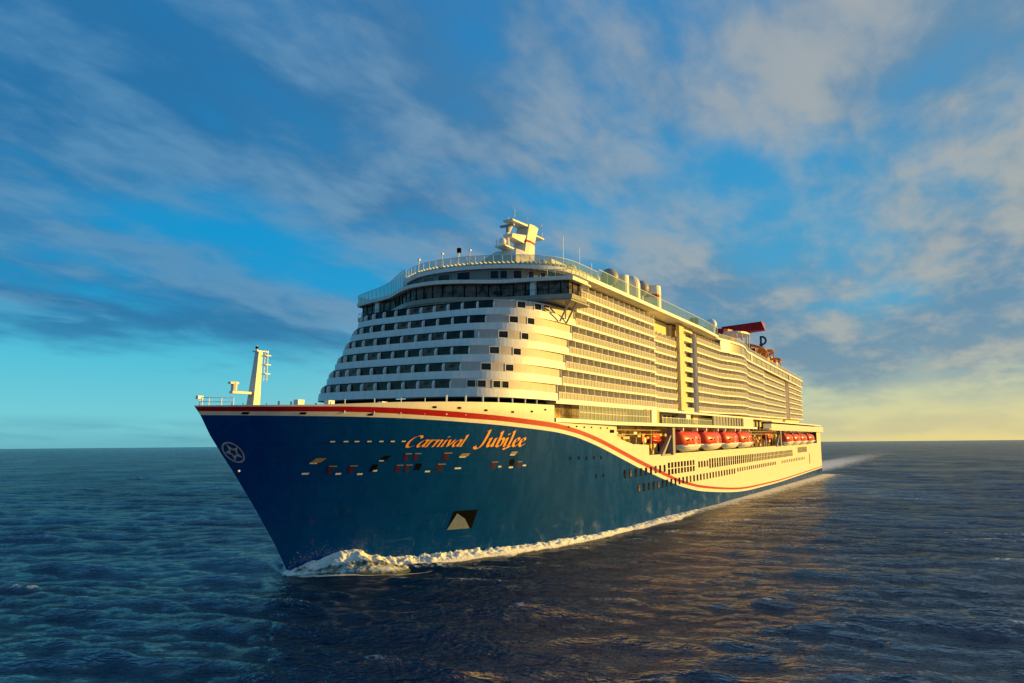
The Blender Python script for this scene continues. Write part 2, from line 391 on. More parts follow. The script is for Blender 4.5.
us = sorted(set(list(np.r_[0:3:0.25, 3:40:0.8, 40:331.01:2.0].round(3)) + [36.0, 36.05, 61.5, 61.55, 79.0, 79.05, 318.0, 318.05, 331.0]))
ROWS = [('navy', lambda x, f=f: -3+(BLUT(x)+3)*f) for f in np.linspace(0, 1, 11)] + \
       [('cream', REDB), ('red', REDT)] + [('cream', lambda x, f=f: np.maximum(REDT(x)+0.02, REDT(x)+(HTOP(x)-REDT(x))*f)) for f in (0.25, 0.5, 0.75, 1.0)]
def hull_point(u, fn):
    z = 10.0
    for _ in range(12):
        x = u + float(stem(z))*max(0.0, 1-u/30)
        z = float(fn(x))
    return x, float(hb(x, z)), z
hm = MB(); nr = len(ROWS)
for side in (-1, 1):
    base = len(hm.v)
    for u in us:
        for mat, fn in ROWS:
            x, y, z = hull_point(u, fn); hm.v.append((x, side*y, z))
    for i in range(len(us)-1):
        for r in range(nr-1):
            a = base+i*nr+r
            hm.f.append((a, a+nr, a+nr+1, a+1) if side < 0 else (a, a+1, a+nr+1, a+nr)); hm.m.append(hm.mi(ROWS[r+1][0]))
tr = [hull_point(331.0, fn) for _, fn in ROWS]                        # transom
for r in range(nr-1):
    (x, y, z), (x2, y2, z2) = tr[r], tr[r+1]
    hm.quad((x, -y, z), (x, y, z), (x2, y2, z2), (x2, -y2, z2), ROWS[r+1][0])
hull = hm.build('hull', ship)
for p in hull.data.polygons: p.use_smooth = True
def obj_mesh(mb, name, parent, smooth=False): return mb.build(name, parent, smooth)

# fore deck (inside the bulwark), mooring-deck floor and boat-deck floor
fd = MB()
xs = np.r_[-14.6:0:0.8, 0:46.1:2]
for a, b in zip(xs[:-1], xs[1:]):
    ya, yb = hb(a, 21.3)-0.12, hb(b, 21.3)-0.12
    fd.quad((a, -ya, 21.3), (b, -yb, 21.3), (b, yb, 21.3), (a, ya, 21.3), 'deck')
fd.build('fore_deck', ship)
# dark wall across the mooring space below the lowest terrace
mw = MB()
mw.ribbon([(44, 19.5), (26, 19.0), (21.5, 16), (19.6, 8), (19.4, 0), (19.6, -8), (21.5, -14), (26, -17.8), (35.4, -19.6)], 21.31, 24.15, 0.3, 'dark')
mw.build('mooring_deck_wall', ship)
br = MB()                                                            # stanchions standing on the bulwark under the terrace
for x in list(np.arange(-2, 34, 3.3)):
    br = MB()
    y = float(hb(x, 22))-0.35
    for sgn in (-1, 1):
        br = MB(); br.tube((x, sgn*y, 21.3), (x, sgn*y, min(24.1, float(HTOP(x))+ (0.55 if x < 10 else 0.9))), 0.07 if x < 10 else 0.16, 'white', 6)
        br.build('bulwark_stanchion', ship)

# ------------------------------------------------------------------ superstructure core
def zb(x): return float(np.interp(x, [30, 60, 290], [24.2, 24.2, 25.3]))
def z7(x): return float(np.interp(x, [30, 110, 140, 176, 288], [43.2, 43.2, 43.2, 43.5, 40.4]))
def zrow(k, x): return zb(x)+(z7(x)-zb(x))*k/7.0
def ztop(x): return float(np.interp(x, [30, 119, 146, 176, 288], [47.55, 47.55, 47.3, 46.8, 43.9]))
core = MB()
for x0, x1, yw in ((46, 86, 19.0), (86, 105, 17.2), (105, 119, 18.0), (119, 202, 18.6), (202, 247, 17.9), (247, 253, 15.5), (253, 286.5, 18.0)):
    core.hexa([(x0, -yw, 21.3), (x1, -yw, 21.3), (x1, 20, 21.3), (x0, 20, 21.3)],
              [(x0, -yw, ztop(x0)-1.0), (x1, -yw, ztop(x1)-1.0), (x1, 20, ztop(x1)-1.0), (x0, 20, ztop(x0)-1.0)], 'wood')
core.build('cabin_block', ship)
sw = MB(); sw.box(46.2, 330.9, 20.1, 20.85, 13.6, 24.4, 'cream'); sw.build('starboard_wall', ship)

# ------------------------------------------------------------------ front terraces
def outline(xf, A=26.6, n=4.2, B=21.0, N=600):
    th = np.linspace(math.pi/2, -math.pi/2, N)
    y = B*np.sign(np.sin(th))*np.abs(np.sin(th))**(2/n); x = xf+A*(1-np.abs(np.cos(th))**(2/n))
    return list(zip(x.tolist(), y.tolist()))
def unit_box(name, mat, bev=0.0):
    b = MB(); b.box(-0.5, 0.5, -0.5, 0.5, 0, 1, mat); o = b.build(name); return o
def framed_window(name, w, h, frame='white', pane='window'):
    """a window lying in the local XZ plane facing -Y"""
    b = MB(); f = 0.11
    b.box(-w/2, w/2, -0.02, 0.10, 0, f, frame); b.box(-w/2, w/2, -0.02, 0.10, h-f, h, frame)
    b.box(-w/2, -w/2+f, -0.02, 0.10, f, h-f, frame); b.box(w/2-f, w/2, -0.02, 0.10, f, h-f, frame)
    b.box(-w/2+f, w/2-f, 0.02, 0.08, f, h-f, pane); return b
def divider_mesh():
    """a rounded white balcony divider reaching out in local -Y"""
    b = MB(); pr = [(0, 0), (-.56, 0), (-.68, 0.25), (-.72, 0.55), (-.66, 0.9), (-.5, 1.2), (0, 1.4)]
    b.hexa([(-0.11, y, z) for y, z in pr], [(0.11, y, z) for y, z in pr], 'white'); return b
proto_div = None
FLUSH = [[-16.2, -17.2, -18.8, -19.4], [-17.2, -19.3], [-17.5, -19.5], [-17.8, -19.7], [-18.0, -19.7], [-18.2, -19.8, -20.3]]
DZ = 2.72
win_proto = {}
for k in range(6):
    z0 = 24.2+DZ*k; xj = 37.55+1.35*k
    full = outline(16.1+1.8*k)
    full = [p for p in full if p[0] < (xj if p[1] < 0 else xj+6)]
    path = resample(full, 0.7)
    tm = MB()
    top = z0+1.30
    tm.ribbon(path, z0, top, 0.28, 'white', lean=0.12)                      # parapet band
    ysplit = -13.9-0.25*k
    rec = [p for p in path if p[1] >= ysplit]; fl = [p for p in path if p[1] < ysplit+0.9]
    # deck slab behind the parapet
    inn = offset(path, 0.30); back = offset(path, 2.4)
    for j in range(len(path)-1):
        tm.hexa([(*inn[j], z0+0.02), (*inn[j+1], z0+0.02), (*back[j+1], z0+0.02), (*back[j], z0+0.02)],
                [(*inn[j], z0+0.30), (*inn[j+1], z0+0.30), (*back[j+1], z0+0.30), (*back[j], z0+0.30)], 'white')
    rb = offset(rec, 1.05)
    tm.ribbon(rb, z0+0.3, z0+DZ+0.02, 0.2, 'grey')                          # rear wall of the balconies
    # flush wall on the port shoulder, set a hand's breadth behind the parapet
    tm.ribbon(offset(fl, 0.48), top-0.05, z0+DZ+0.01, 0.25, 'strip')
    deck = tm.build('terrace_deck', ship)
    # bays: windows and dividers
    pts = resample(rec, 2.95); nn = normals(pts)
    for (x, y), (nx, ny) in zip(pts, nn):
        a = math.atan2(-nx, ny)                                             # local +Y -> inward normal
        if proto_div is None:
            proto_div = divider_mesh().build('divider', deck); o = proto_div
        else: o = inst(proto_div, deck, (0, 0, 0))
        o.location = (x+nx*1.02, y+ny*1.02, z0+1.22); o.rotation_euler = (0, 0, a)
    for (pa, pb) in zip(pts[:-1], pts[1:]):
        L_ = math.hypot(pb[0]-pa[0], pb[1]-pa[1]); mx, my = (pa[0]+pb[0])/2, (pa[1]+pb[1])/2
        nx, ny = -(pb[1]-pa[1])/L_, (pb[0]-pa[0])/L_
        a = math.atan2(-nx, ny)
        if 'bay' not in win_proto:
            win_proto['bay'] = framed_window('window', 2.85, 2.35, 'dark').build('window', deck); o = win_proto['bay']
        else: o = inst(win_proto['bay'], deck, (0, 0, 0))
        o.location = (mx+nx*0.90, my+ny*0.90, z0+0.36); o.rotation_euler = (0, 0, a)
    P_ = np.array(path)
    for yw in FLUSH[k]:
        j = int(np.argmin(np.abs(P_[:, 1]-yw)))
        nx, ny = normals(path)[j]; a = math.atan2(-nx, ny)
        if 'flush' not in win_proto:
            win_proto['flush'] = framed_window('window', 1.7, 1.22).build('window', deck); o = win_proto['flush']
        else: o = inst(win_proto['flush'], deck, (0, 0, 0))
        o.location = (P_[j, 0]+nx*0.42, P_[j, 1]+ny*0.42, top+0.06); o.rotation_euler = (0, 0, a)

# ------------------------------------------------------------------ bridge
bp = [(41, 24.6), (36.2, 24.6), (35.6, 24.4), (34.2, 20), (33.3, 16), (32.4, 12.8), (31.4, 11), (30.2, 9), (28.6, 6.4), (27.5, 4), (27.0, 1.5), (27.0, -1.5)]
bp = bp + [(x, -y) for x, y in bp[::-1]][1:]
bp[-2:] = [(36.2, -24.4), (41.5, -24.4)]
def smooth_path(path, it=2):
    for _ in range(it):
        q = [path[0]]
        for a, b in zip(path[:-1], path[1:]):
            q += [(a[0]*.75+b[0]*.25, a[1]*.75+b[1]*.25), (a[0]*.25+b[0]*.75, a[1]*.25+b[1]*.75)]
        path = q+[path[-1]]
    return path
bpath = resample(smooth_path(bp), 0.7)
bd = MB()
bd.ribbon(bpath, 41.2, 41.95, 0.3, 'panel', lean=-0.12)
ins, bk = offset(bpath, 0.2), [(max(x, 44.0), y*0.98) for x, y in bpath]
for z_, nm in ((40.9, 'grey'),):
    for j in range(len(bpath)-1):
        bd.hexa([(*ins[j], 40.93), (*ins[j+1], 40.93), (*bk[j+1], 40.93), (*bk[j], 40.93)],
                [(*ins[j], 41.25), (*ins[j+1], 41.25), (*bk[j+1], 41.25), (*bk[j], 41.25)], 'grey')
bridge = bd.build('bridge_deck', ship)
bw = MB(); wp = offset(bpath, 0.95)
bw.sheet(wp, 41.26, 44.5, 'window'); bw.build('bridge_window', bridge)
for j in range(2, len(wp)-2, 3):
    mu = MB(); x, y = offset(wp, -0.06)[j]; mu.box(x-0.06, x+0.06, y-0.06, y+0.06, 42.0, 44.4, 'dark'); mu.build('window_mullion', bridge)
rl = MB(); rp = offset(bpath, 0.1)
for j in range(0, len(rp), 2):
    x, y = rp[j]; rl.tube((x, y, 41.9), (x, y, 42.9), 0.03, 'dark', 5)
for j in range(len(rp)-1): rl.tube((*rp[j], 42.9), (*rp[j+1], 42.9), 0.035, 'dark', 5)
rl.build('bridge_railing', bridge)
for y in (17.8, -17.8): wpil = MB(); wpil.box(34.2, 35.2, y-0.5, y+0.5, 42.0, 44.4, 'white'); wpil.build('wing_pillar', bridge)
for sgn in (-1, 1):
    st = MB()
    for dx in (0, 2.4):
        st.tube((37.0+dx, sgn*23.4, 40.9), (38.2+dx, sgn*20.9, 37.9), 0.16, 'grey', 8)
    st.tube((36.6, sgn*23.0, 40.85), (40.2, sgn*20.9, 38.6), 0.12, 'grey', 8)
    st.build('wing_strut', bridge)
rf = MB()
rp = offset(bpath, -0.25)
rf.ribbon(rp, 44.35, 44.95, 0.4, 'white', lean=-0.15)
bk = [(max(x, 44.0), y*0.98) for x, y in rp]; ins = offset(rp, 0.15)
for j in range(len(rp)-1):
    rf.hexa([(*ins[j], 44.5), (*ins[j+1], 44.5), (*bk[j+1], 44.5), (*bk[j], 44.5)], [(*ins[j], 44.8), (*ins[j+1], 44.8), (*bk[j+1], 44.8), (*bk[j], 44.8)], 'white')
roof = rf.build('bridge_roof', ship)
def glass_rail(path, zlo, h, mat, name, parent, lean=0.0, post=2, r=0.05, postmat='white'):
    hh = h if callable(h) else (lambda y: h)
    g = MB(); fz = zlo if callable(zlo) else (lambda x: zlo)
    N = normals(path); i0 = len(g.v); k = g.mi(mat)
    for (x, y), (nx, ny) in zip(path, N): g.v += [(x, y, fz(x)), (x+nx*lean, y+ny*lean, fz(x)+hh(y))]
    for j in range(len(path)-1): g.f.append((2*j, 2*j+2, 2*j+3, 2*j+1)); g.m.append(k)
    o = g.build(name, parent)
    p = MB()
    for j in range(0, len(path), post):
        (x, y), (nx, ny) = path[j], N[j]
        p.tube((x+nx*.08, y+ny*.08, fz(x)), (x+nx*(lean+.08), y+ny*(lean+.08), fz(x)+hh(y)), r, postmat, 5)
    for j in range(len(path)-1):
        (x, y), (nx, ny) = path[j], N[j]; (x2, y2), (n2, m2) = path[j+1], N[j+1]
        p.tube((x+nx*lean, y+ny*lean, fz(x)+hh(y)), (x2+n2*lean, y2+m2*lean, fz(x2)+hh(y2)), r, postmat, 5)
    p.build('rail_post', o)
    return o
wingp = [p for p in offset(bpath, -0.05) if p[1] > 4.6]
glass_rail(wingp, 44.95, lambda y: float(np.interp(y, [4.6, 6.5, 10, 16, 24.6], [3.1, 3.1, 2.8, 2.1, 1.6])), 'green', 'glass_windscreen', roof, lean=-0.15)
wingp = [p for p in offset(bpath, -0.05) if p[1] < -20]
glass_rail(wingp, 44.95, 1.2, 'green', 'glass_windscreen', roof, lean=-0.15)
# observation deck house above the bridge, with its windows, and the sun deck over it
dh = MB()
hp = resample(smooth_path([(45, 14.2), (37.8, 13.0), (34.2, 10.0), (31.6, 6.2), (29.9, 2.4), (29.4, -2), (30.2, -8), (32.4, -13), (35.5, -17.5), (45, -20.5)]), 0.8)
dh.ribbon(hp, 44.85, 47.0, 0.3, 'house'); house = dh.build('deck_house', ship)
j0 = 0; lens_ = np.r_[0, np.cumsum(np.hypot(*np.diff(np.array(hp), axis=0).T))]
wd = None
for yc, ww in ((9.6, 1.6), (7.4, 1.6), (4.8, 2.0), (1.6, 2.4), (-2.4, 2.6), (-6.4, 2.6), (-11.6, 1.6), (-13.2, 1.4), (-15.0, 1.6), (-16.6, 1.2), (-17.8, 1.2), (-18.8, 1.6)):
    j = int(np.argmin([abs(p[1]-yc) for p in hp])); nx, ny = normals(hp)[j]
    w_ = framed_window('window', ww, 1.55, 'grey'); o = w_.build('window', house)
    o.location = (hp[j][0]-nx*0.1, hp[j][1]-ny*0.1, 45.15); o.rotation_euler = (0, 0, math.atan2(-nx, ny))
sdk = MB()
sp_ = resample(smooth_path([(50, 16.0), (41, 15.4), (36.6, 13.2), (33.2, 10.0), (30.8, 6.2), (29.2, 2.4), (28.8, -2), (29.6, -8), (31.8, -13.5), (35, -18.5), (40, -21.9), (52, -21.9)]), 0.8)
sdk.ribbon(sp_, 46.9, 47.5, 0.35, 'white', lean=-0.1)
bk = [(max(x, 52.0), y) for x, y in sp_]; ins = offset(sp_, 0.2)
for j in range(len(sp_)-1):
    sdk.hexa([(*ins[j], 47.0), (*ins[j+1], 48.2), (*bk[j+1], 47.0), (*bk[j], 47.0)], [(*ins[j], 47.35), (*ins[j+1], 47.35), (*bk[j+1], 47.35), (*bk[j], 47.35)], 'white')
sund_ = sdk.build('sun_deck', ship)
glass_rail(sp_, 47.5, 1.75, 'green', 'glass_windscreen', sund_, lean=0.1)
                                                                       # raked lamp poles along the sun deck edge
for yc in (4.4, -1.6, -7.2):
    j = int(np.argmin([abs(p[1]-yc) for p in sp_])); x, y = sp_[j]
    lp = MB(); lp.tube((x+0.6, y, 47.4), (x-0.1, y-0.8, 50.2), 0.10, 'white', 6)
    lp.box(x-0.25, x+0.1, y-1.0, y-0.65, 50.1, 50.35, 'white'); lp.build('raked_lamp_pole', sund_)
dm = MB(); dm.tube((31.5, -3.6, 47.3), (31.5, -4.2, 50.9), 0.12, 'white'); dm.tube((31.5, -4.2, 50.8), (31.5, -4.2, 51.6), 0.4, 'dark', 10); dm.build('searchlight', sund_)

# ------------------------------------------------------------------ port side balconies
BLOCKS = [
    (None, [(84.9, -21.0)], 8), ([(86.0, -19.2)], [(104.6, -19.2)], 7),
    ([(118.6, -20.5)], [(139, -20.5), (144, -20.8), (150, -22.1), (157, -23.0), (164, -22.8), (170, -21.7), (175, -20.9), (179, -20.6), (202, -20.6)], 7),
    ([(203, -19.7)], [(246.5, -19.7)], 7), ([(253.5, -20.0)], [(287, -20.0)], 7)]
def balcony(path, k, nblk):
    # path runs aft along the port side; the inside (starboard) is on its left
    zf = lambda x: zrow(k, x); zt_ = lambda x: zrow(k, x)+0.42
    d = MB()
    d.ribbon(path, zf, zt_, 0.22, 'white', lean=-0.02)
    inn = offset(path, 0.2); bk = offset(path, 2.6)
    for j in range(len(path)-1):
        (a, b), (c, e) = path[j], path[j+1]
        za, zc = zf(a)+0.05, zf(c)+0.05
        d.hexa([(*inn[j], za), (*inn[j+1], zc), (*bk[j+1], zc), (*bk[j], za)], [(*inn[j], za+.25), (*inn[j+1], zc+.25), (*bk[j+1], zc+.25), (*bk[j], za+.25)], 'white')
    o = d.build('balcony_deck', ship)
    g = MB(); g.sheet(offset(path, 0.08), zt_, lambda x: zf(x)+1.5, 'glass'); g.build('glass_railing', o)
    h = MB()
    cells = resample(path, 1.45)
    for (x, y), (nx, ny) in zip(cells, normals(cells)): h.box(x-0.045, x+0.045, y-0.0, y+0.08, zt_(x), zf(x)+1.5, 'white')
    hp_ = offset(path, 0.02); h.ribbon(hp_, lambda x: zf(x)+1.48, lambda x: zf(x)+1.56, 0.12, 'white')
    h.build('handrail', o)
    cf = MB()
    cab = resample(path, 2.9); bkw = offset(cab, 1.75)
    prev = None
    for j, ((x, y), (bx, by)) in enumerate(zip(cab, bkw)):
        q = [(x-.05, y+.25, zf(x)+.3), (x+.05, y+.25, zf(x)+.3), (bx+.05, by, zf(x)+.3), (bx-.05, by, zf(x)+.3)]
        q2 = [(x-.05, y+.35, zrow(k+1, x)), (x+.05, y+.35, zrow(k+1, x)), (bx+.05, by, zrow(k+1, x)), (bx-.05, by, zrow(k+1, x))]
        if nblk == 0 and x < 74 and DIVS[0] < 100:
            DIVS[0] += 1; dv = MB(); dv.hexa(q, q2, 'white'); dv.build('balcony_divider', o)
        else: FAR_DIV.hexa(q, q2, 'white')
        if j < len(cab)-1:
            x2, y2 = bkw[j+1]
            for f0, f1, mt_ in ((0, .08, 'wood'), (.08, .34, 'bronze'), (.34, .37, 'cream'), (.37, .66, 'bronze'), (.66, 1, 'wood')):
                xa, ya, xb, yb2 = bx+(x2-bx)*f0, by+(y2-by)*f0, bx+(x2-bx)*f1, by+(y2-by)*f1
                cf.quad((xa, ya-.04, zf(xa)+.3), (xb, yb2-.04, zf(xb)+.3), (xb, yb2-.04, zrow(k+1, xb)-.02), (xa, ya-.04, zrow(k+1, xa)-.02), mt_)
    cf.build('cabin_front', o)
DIVS = [0]; FAR_DIV = MB()
for bi, (s0, s1, nk) in enumerate(BLOCKS):
    for k in range(nk):
        st_ = s0 if s0 else [(37.6+1.35*k, -21.0)]
        if bi == 0 and k >= 6: st_ = [(44.6, -21.0)]
        path = st_+s1
        if len(path) > 2: path = resample(smooth_path(path, 2), 1.6)
        else: path = resample(path, 8)
        if bi == 2 and k == 6: pass
        balcony(path, k, bi)
# one more row on the forward bulge block (level 7, before the grey screen starts)
balcony(resample([(118.6, -20.5), (143, -20.6)], 8), 7, 2)
o = FAR_DIV.build('balcony_divider', ship); o['kind'] = 'stuff'
# roof edge over the forward blocks and its underside
rfm = MB()
edge = [(44.6, -21.9), (60, -22.0), (118, -22.0), (136.5, -21.6)]
edge = resample(edge, 4)
rfm.ribbon(edge, lambda x: ztop(x)-0.75, ztop, 0.4, 'white')
for (a, b), (c, e) in zip(edge[:-1], edge[1:]):
    rfm.hexa([(a, b+.3, ztop(a)-.6), (c, e+.3, ztop(c)-.6), (c, 21, ztop(c)-.6), (a, 21, ztop(a)-.6)], [(a, b+.3, ztop(a)-.2), (c, e+.3, ztop(c)-.2), (c, 21, ztop(c)-.2), (a, 21, ztop(a)-.2)], 'white')
rtop = rfm.build('top_deck', ship)
glass_rail([(x, y+.15) for x, y in edge if x > 51], ztop, 2.3, 'green', 'glass_windscreen', rtop, post=1, r=0.06)
# pillar and stair recess between the forward and middle blocks
pl = MB(); pl.box(105.6, 109.2, -19.9, -19.0, 24.6, 46.7, 'wood'); pl.build('pillar', ship)
ms = MB()
for k in range(0, 9):
    ms.box(109.4, 118.4, -19.4, -17.9, zrow(k, 114)-.1, zrow(k, 114)+.2, 'white'); ms.box(109.4, 118.4, -19.42, -19.3, zrow(k, 114)+.2, zrow(k, 114)+1.1, 'wood')
ms.build('stair_landing', ship)
# middle and aft roof line: curved grey screen and white eaves
pa = resample(smooth_path([(143, -20.4), (150, -21.9), (157, -22.8), (164, -22.6), (170, -21.5), (175, -20.8), (180, -20.6), (287, -20.3)], 2), 2.0)
sm = MB()
sm.ribbon([p for p in pa if p[0] < 150], lambda x: z7(x)+.1, lambda x: ztop(x)-.6, 0.3, 'white')
sm.ribbon([p for p in pa if p[0] > 148], lambda x: z7(x)-.05, lambda x: z7(x)+.5, 0.4, 'white')
scr = sm.build('screen_wall', ship)
s2 = MB(); s2.sheet([p for p in pa if p[0] > 148], lambda x: z7(x)+.5, lambda x: ztop(x)-.6, 'panel', 0.12); s2.build('grey_screen', scr)
s4 = MB()
for j, (x, y) in enumerate(pa):
    if x > 152 and j % 4 == 0: s4.box(x-.07, x+.07, y+.02, y+.2, z7(x)+.5, ztop(x)-.6, 'grey')
for x, w in ((182, 1.4), (253, 1.2)): s4.box(x-w/2, x+w/2, -20.75, -20.3, z7(x)+.5, ztop(x)-.6, 'white')
s4.build('screen_mullion', scr)
s3 = MB()
pe = [(118.6, -20.7), (141, -20.7)]+[(x, y-.25) for x, y in pa]
s3.ribbon(pe, lambda x: ztop(x)-.6, ztop, 0.5, 'white')
for (a, b), (c, e) in zip(pe[:-1], pe[1:]):
    s3.hexa([(a, b+.3, ztop(a)-.5), (c, e+.3, ztop(c)-.5), (c, 20.5, ztop(c)-.5), (a, 20.5, ztop(a)-.5)], [(a, b+.3, ztop(a)-.15), (c, e+.3, ztop(c)-.15), (c, 20.5, ztop(c)-.15), (a, 20.5, ztop(a)-.15)], 'white')
eav = s3.build('roof_eave', ship)
glass_rail([(x, y+.2) for x, y in pe if x > 137], ztop, 1.3, 'lounge', 'glass_windscreen', eav, post=2, r=0.06)
aft = MB()
aft.hexa([(196, -17.5, 45.6), (285, -17.5, 43.5), (285, 17.5, 43.5), (196, 17.5, 45.6)], [(198, -16.8, 49.2), (284, -16.8, 46.0), (284, 16.8, 46.0), (198, 16.8, 49.2)], 'white')
aft.build('aft_deck_house', ship)

# ------------------------------------------------------------------ promenade deck, overhangs, boat recess
pm = MB()
lo = lambda x: float(np.interp(x, [36, 60, 205, 340], [23.75, 23.75, 23.6, 23.2])); 
pth = resample([(36.4, -21.05), (44, -21.5), (112, -21.7), (128, -21.5), (205, -21.2)], 6)
pm.ribbon(pth, lo, lambda x: lo(x)+.5, 0.5, 'white')
for (a, b), (c, e) in zip(pth[:-1], pth[1:]):
    pm.hexa([(a, b+.4, lo(a)+.05), (c, e+.4, lo(c)+.05), (c, -15, lo(c)+.05), (a, -15, lo(a)+.05)], [(a, b+.4, lo(a)+.4), (c, e+.4, lo(c)+.4), (c, -15, lo(c)+.4), (a, -15, lo(a)+.4)], 'white')
pth2 = resample([(36.4, -21.02), (42, -21.6), (58, -22.0), (70, -22.6), (176, -22.4), (180, -22.0)], 4)
l2 = lambda x: float(np.interp(x, [36, 60, 205], [20.7, 20.4, 20.3]))
pm.ribbon(pth2, l2, lambda x: l2(x)+.65, 0.5, 'white')
for (a, b), (c, e) in zip(pth2[:-1], pth2[1:]):
    pm.hexa([(a, b+.4, l2(a)+.1), (c, e+.4, l2(c)+.1), (c, -15, l2(c)+.1), (a, -15, l2(a)+.1)], [(a, b+.4, l2(a)+.5), (c, e+.4, l2(c)+.5), (c, -15, l2(c)+.5), (a, -15, l2(a)+.5)], 'white')
prom = pm.build('promenade_deck', ship)
gl = MB(); gp = [p for p in offset(pth2, 0.3) if 41 < p[0] < 77]
gl.sheet(gp, lambda x: l2(x)+.65, lambda x: lo(x), 'lounge'); gl.build('glass_wall', prom)
gl = MB(); gp2 = [p for p in offset(pth2, 0.3) if 83 < p[0] < 126]
gl.sheet(gp2, lambda x: l2(x)+.65, lambda x: l2(x)+1.95, 'lounge'); gl.build('glass_railing', prom)
gm = MB()
for (x, y) in resample(gp, 1.5): gm.box(x-.05, x+.05, y-.08, y+.02, l2(x)+.65, lo(x), 'white')
gm.ribbon([(x, y-.05) for x, y in gp], lambda x: l2(x)+1.9, lambda x: l2(x)+2.0, 0.1, 'white')
for (x, y) in resample(gp2, 1.8): gm.box(x-.05, x+.05, y-.08, y+.02, l2(x)+.65, l2(x)+2.0, 'grey')
gm.ribbon([(x, y-.05) for x, y in gp2], lambda x: l2(x)+1.95, lambda x: l2(x)+2.05, 0.1, 'white')
gm.build('mullion', prom)
inn = MB(); inn.box(36.5, 46, -18.9, -18.6, 21.4, 23.7, 'bronze'); inn.box(46, 203, -17.9, -17.6, 21.0, 23.6, 'wood')
for x in np.arange(85, 126, 3.1): inn.box(x, x+1.9, -18.02, -17.91, 21.3, 23.2, 'window')
inn.build('lounge_wall', prom)
pp = MB(); pp.box(77.2, 80.4, -22.5, -21.2, 21.0, 23.9, 'white'); pp.box(74.9, 77.1, -22.2, -21.2, 21.0, 23.9, 'yellow'); pp.box(80.5, 82.6, -22.2, -21.2, 21.0, 23.9, 'yellow')
pp.box(106, 109.5, -20.9, -19, 21.0, 23.6, 'white'); pp.build('entrance_pillar', prom)
gs = MB(); gs.ribbon(resample([(126.5, -21.9), (161, -21.7)], 3), lambda x: l2(x)+.65, lambda x: lo(x)-.02, 0.25, 'panel')
for x in np.arange(127, 161, 3.2): gs.box(x-.06, x+.06, -22.0, -21.6, 21.0, 23.6, 'grey')
gs.build('grey_screen', prom)
gw = MB(); gw.ribbon(resample([(161, -21.9), (172, -21.9), (177, -21.4), (180, -19.8)], 2), lambda x: l2(x)+.65, lambda x: lo(x)-.02, 0.3, 'cream')
gw.build('white_screen', prom)
dk = MB(); dk.box(182.5, 202, -18.4, -17.95, 20.0, 23.55, 'dark')
for x in (187, 192, 197): dk.box(x-.3, x+.3, -19.2, -18.5, 20.0, 23.5, 'grey')
dk.build('lounge_window', prom)
ad = MB()                                                                  # aft open deck over the stern boats
pth3 = resample([(203, -19.2), (204.5, -21.2), (209, -22.0), (336, -22.0), (339.5, -21.0), (340, 0)], 4)
la = lambda x: float(np.interp(x, [203, 340], [20.0, 19.6]))
ad.ribbon(pth3, la, lambda x: la(x)+2.5, 0.4, 'cream')
ad.hexa([(204, -21.2, 20.3), (339.6, -21.2, 19.9), (339.6, 21, 19.9), (204, 21, 20.3)], [(204, -21.2, 20.8), (339.6, -21.2, 20.4), (339.6, 21, 20.4), (204, 21, 20.8)], 'white')
adk = ad.build('aft_deck', ship)
ar = MB(); ar.hexa([(206, -21.6, 23.1), (331, -21.6, 22.7), (331, 20, 22.7), (206, 20, 23.1)], [(206, -21.6, 23.6), (331, -21.6, 23.2), (331, 20, 23.2), (206, 20, 23.6)], 'white')
ar.box(206, 331, -18.3, -17.9, 20.8, 23.1, 'dark'); ar.build('aft_canopy', adk)
rc = MB()
rc.box(61.7, 331, -15.2, -14.9, 13.6, 20.4, 'wood'); rc.box(62, 330.8, -20.9, -15.3, 13.6, 14.0, 'deck'); rc.box(61.6, 62.0, -20.8, -15.3, 14, 20.4, 'cream')
for x in np.arange(66, 318, 5.5): rc.box(x, x+2.2, -15.35, -15.21, 14.4, 16.6, 'dark' if random.random() < .6 else 'bronze')
for x in np.arange(64, 320, 11): rc.box(x, x+.5, -16.2, -15.4, 14, 20.3, 'white')
rec = rc.build('boat_deck', ship)
# deck gear in the forward, open end of the recess and between the boat groups
rg = random.Random(3)
for x0, x1 in ((63, 88), (170, 224)):
    for _ in range(42 if x0 < 100 else 46):
        x = rg.uniform(x0, x1); y = rg.uniform(-20.2, -16); zf_ = 14.0 if x > 79 else 16.4; mt_ = rg.choice(['yellow', 'white', 'cream', 'slide', 'bronze', 'yellow', 'wood'])
        gear = MB()
        if rg.random() < .5: gear.tube((x, y, zf_), (x+rg.uniform(-1, 1), y, rg.uniform(17.5, 20.2)), rg.uniform(.08, .2), mt_, 6)
        else:
            w = rg.uniform(.4, 1.2); zz = rg.uniform(zf_, 18.2); gear.box(x-w, x+w, y-.5, y+.5, zz, zz+rg.uniform(.4, 1.3), mt_)
        gear.build('deck_gear', rec)
    for z in (18.6, 19.5): gear = MB(); gear.tube((x0, -20.3, z), (x1, -20.3, z), .08, 'yellow', 6); gear.build('pipe', rec)
def big_davit(x):
    b = MB()
    b.box(x-.8, x+.8, -21.6, -20.2, 13.9, 20.3, 'grey')
    b.hexa([(x-7.5, -21.3, 14.0), (x-6.0, -21.3, 14.0), (x-6.0, -20.4, 14.0), (x-7.5, -20.4, 14.0)], [(x-1.4, -21.3, 18.4), (x-.7, -21.3, 18.4), (x-.7, -20.4, 18.4), (x-1.4, -20.4, 18.4)], 'grey')
    b.box(x-7.5, x+.8, -21.2, -20.4, 13.75, 14.05, 'grey')
    return b.build('davit_frame', rec)
big_davit(94.0); big_davit(222.5)

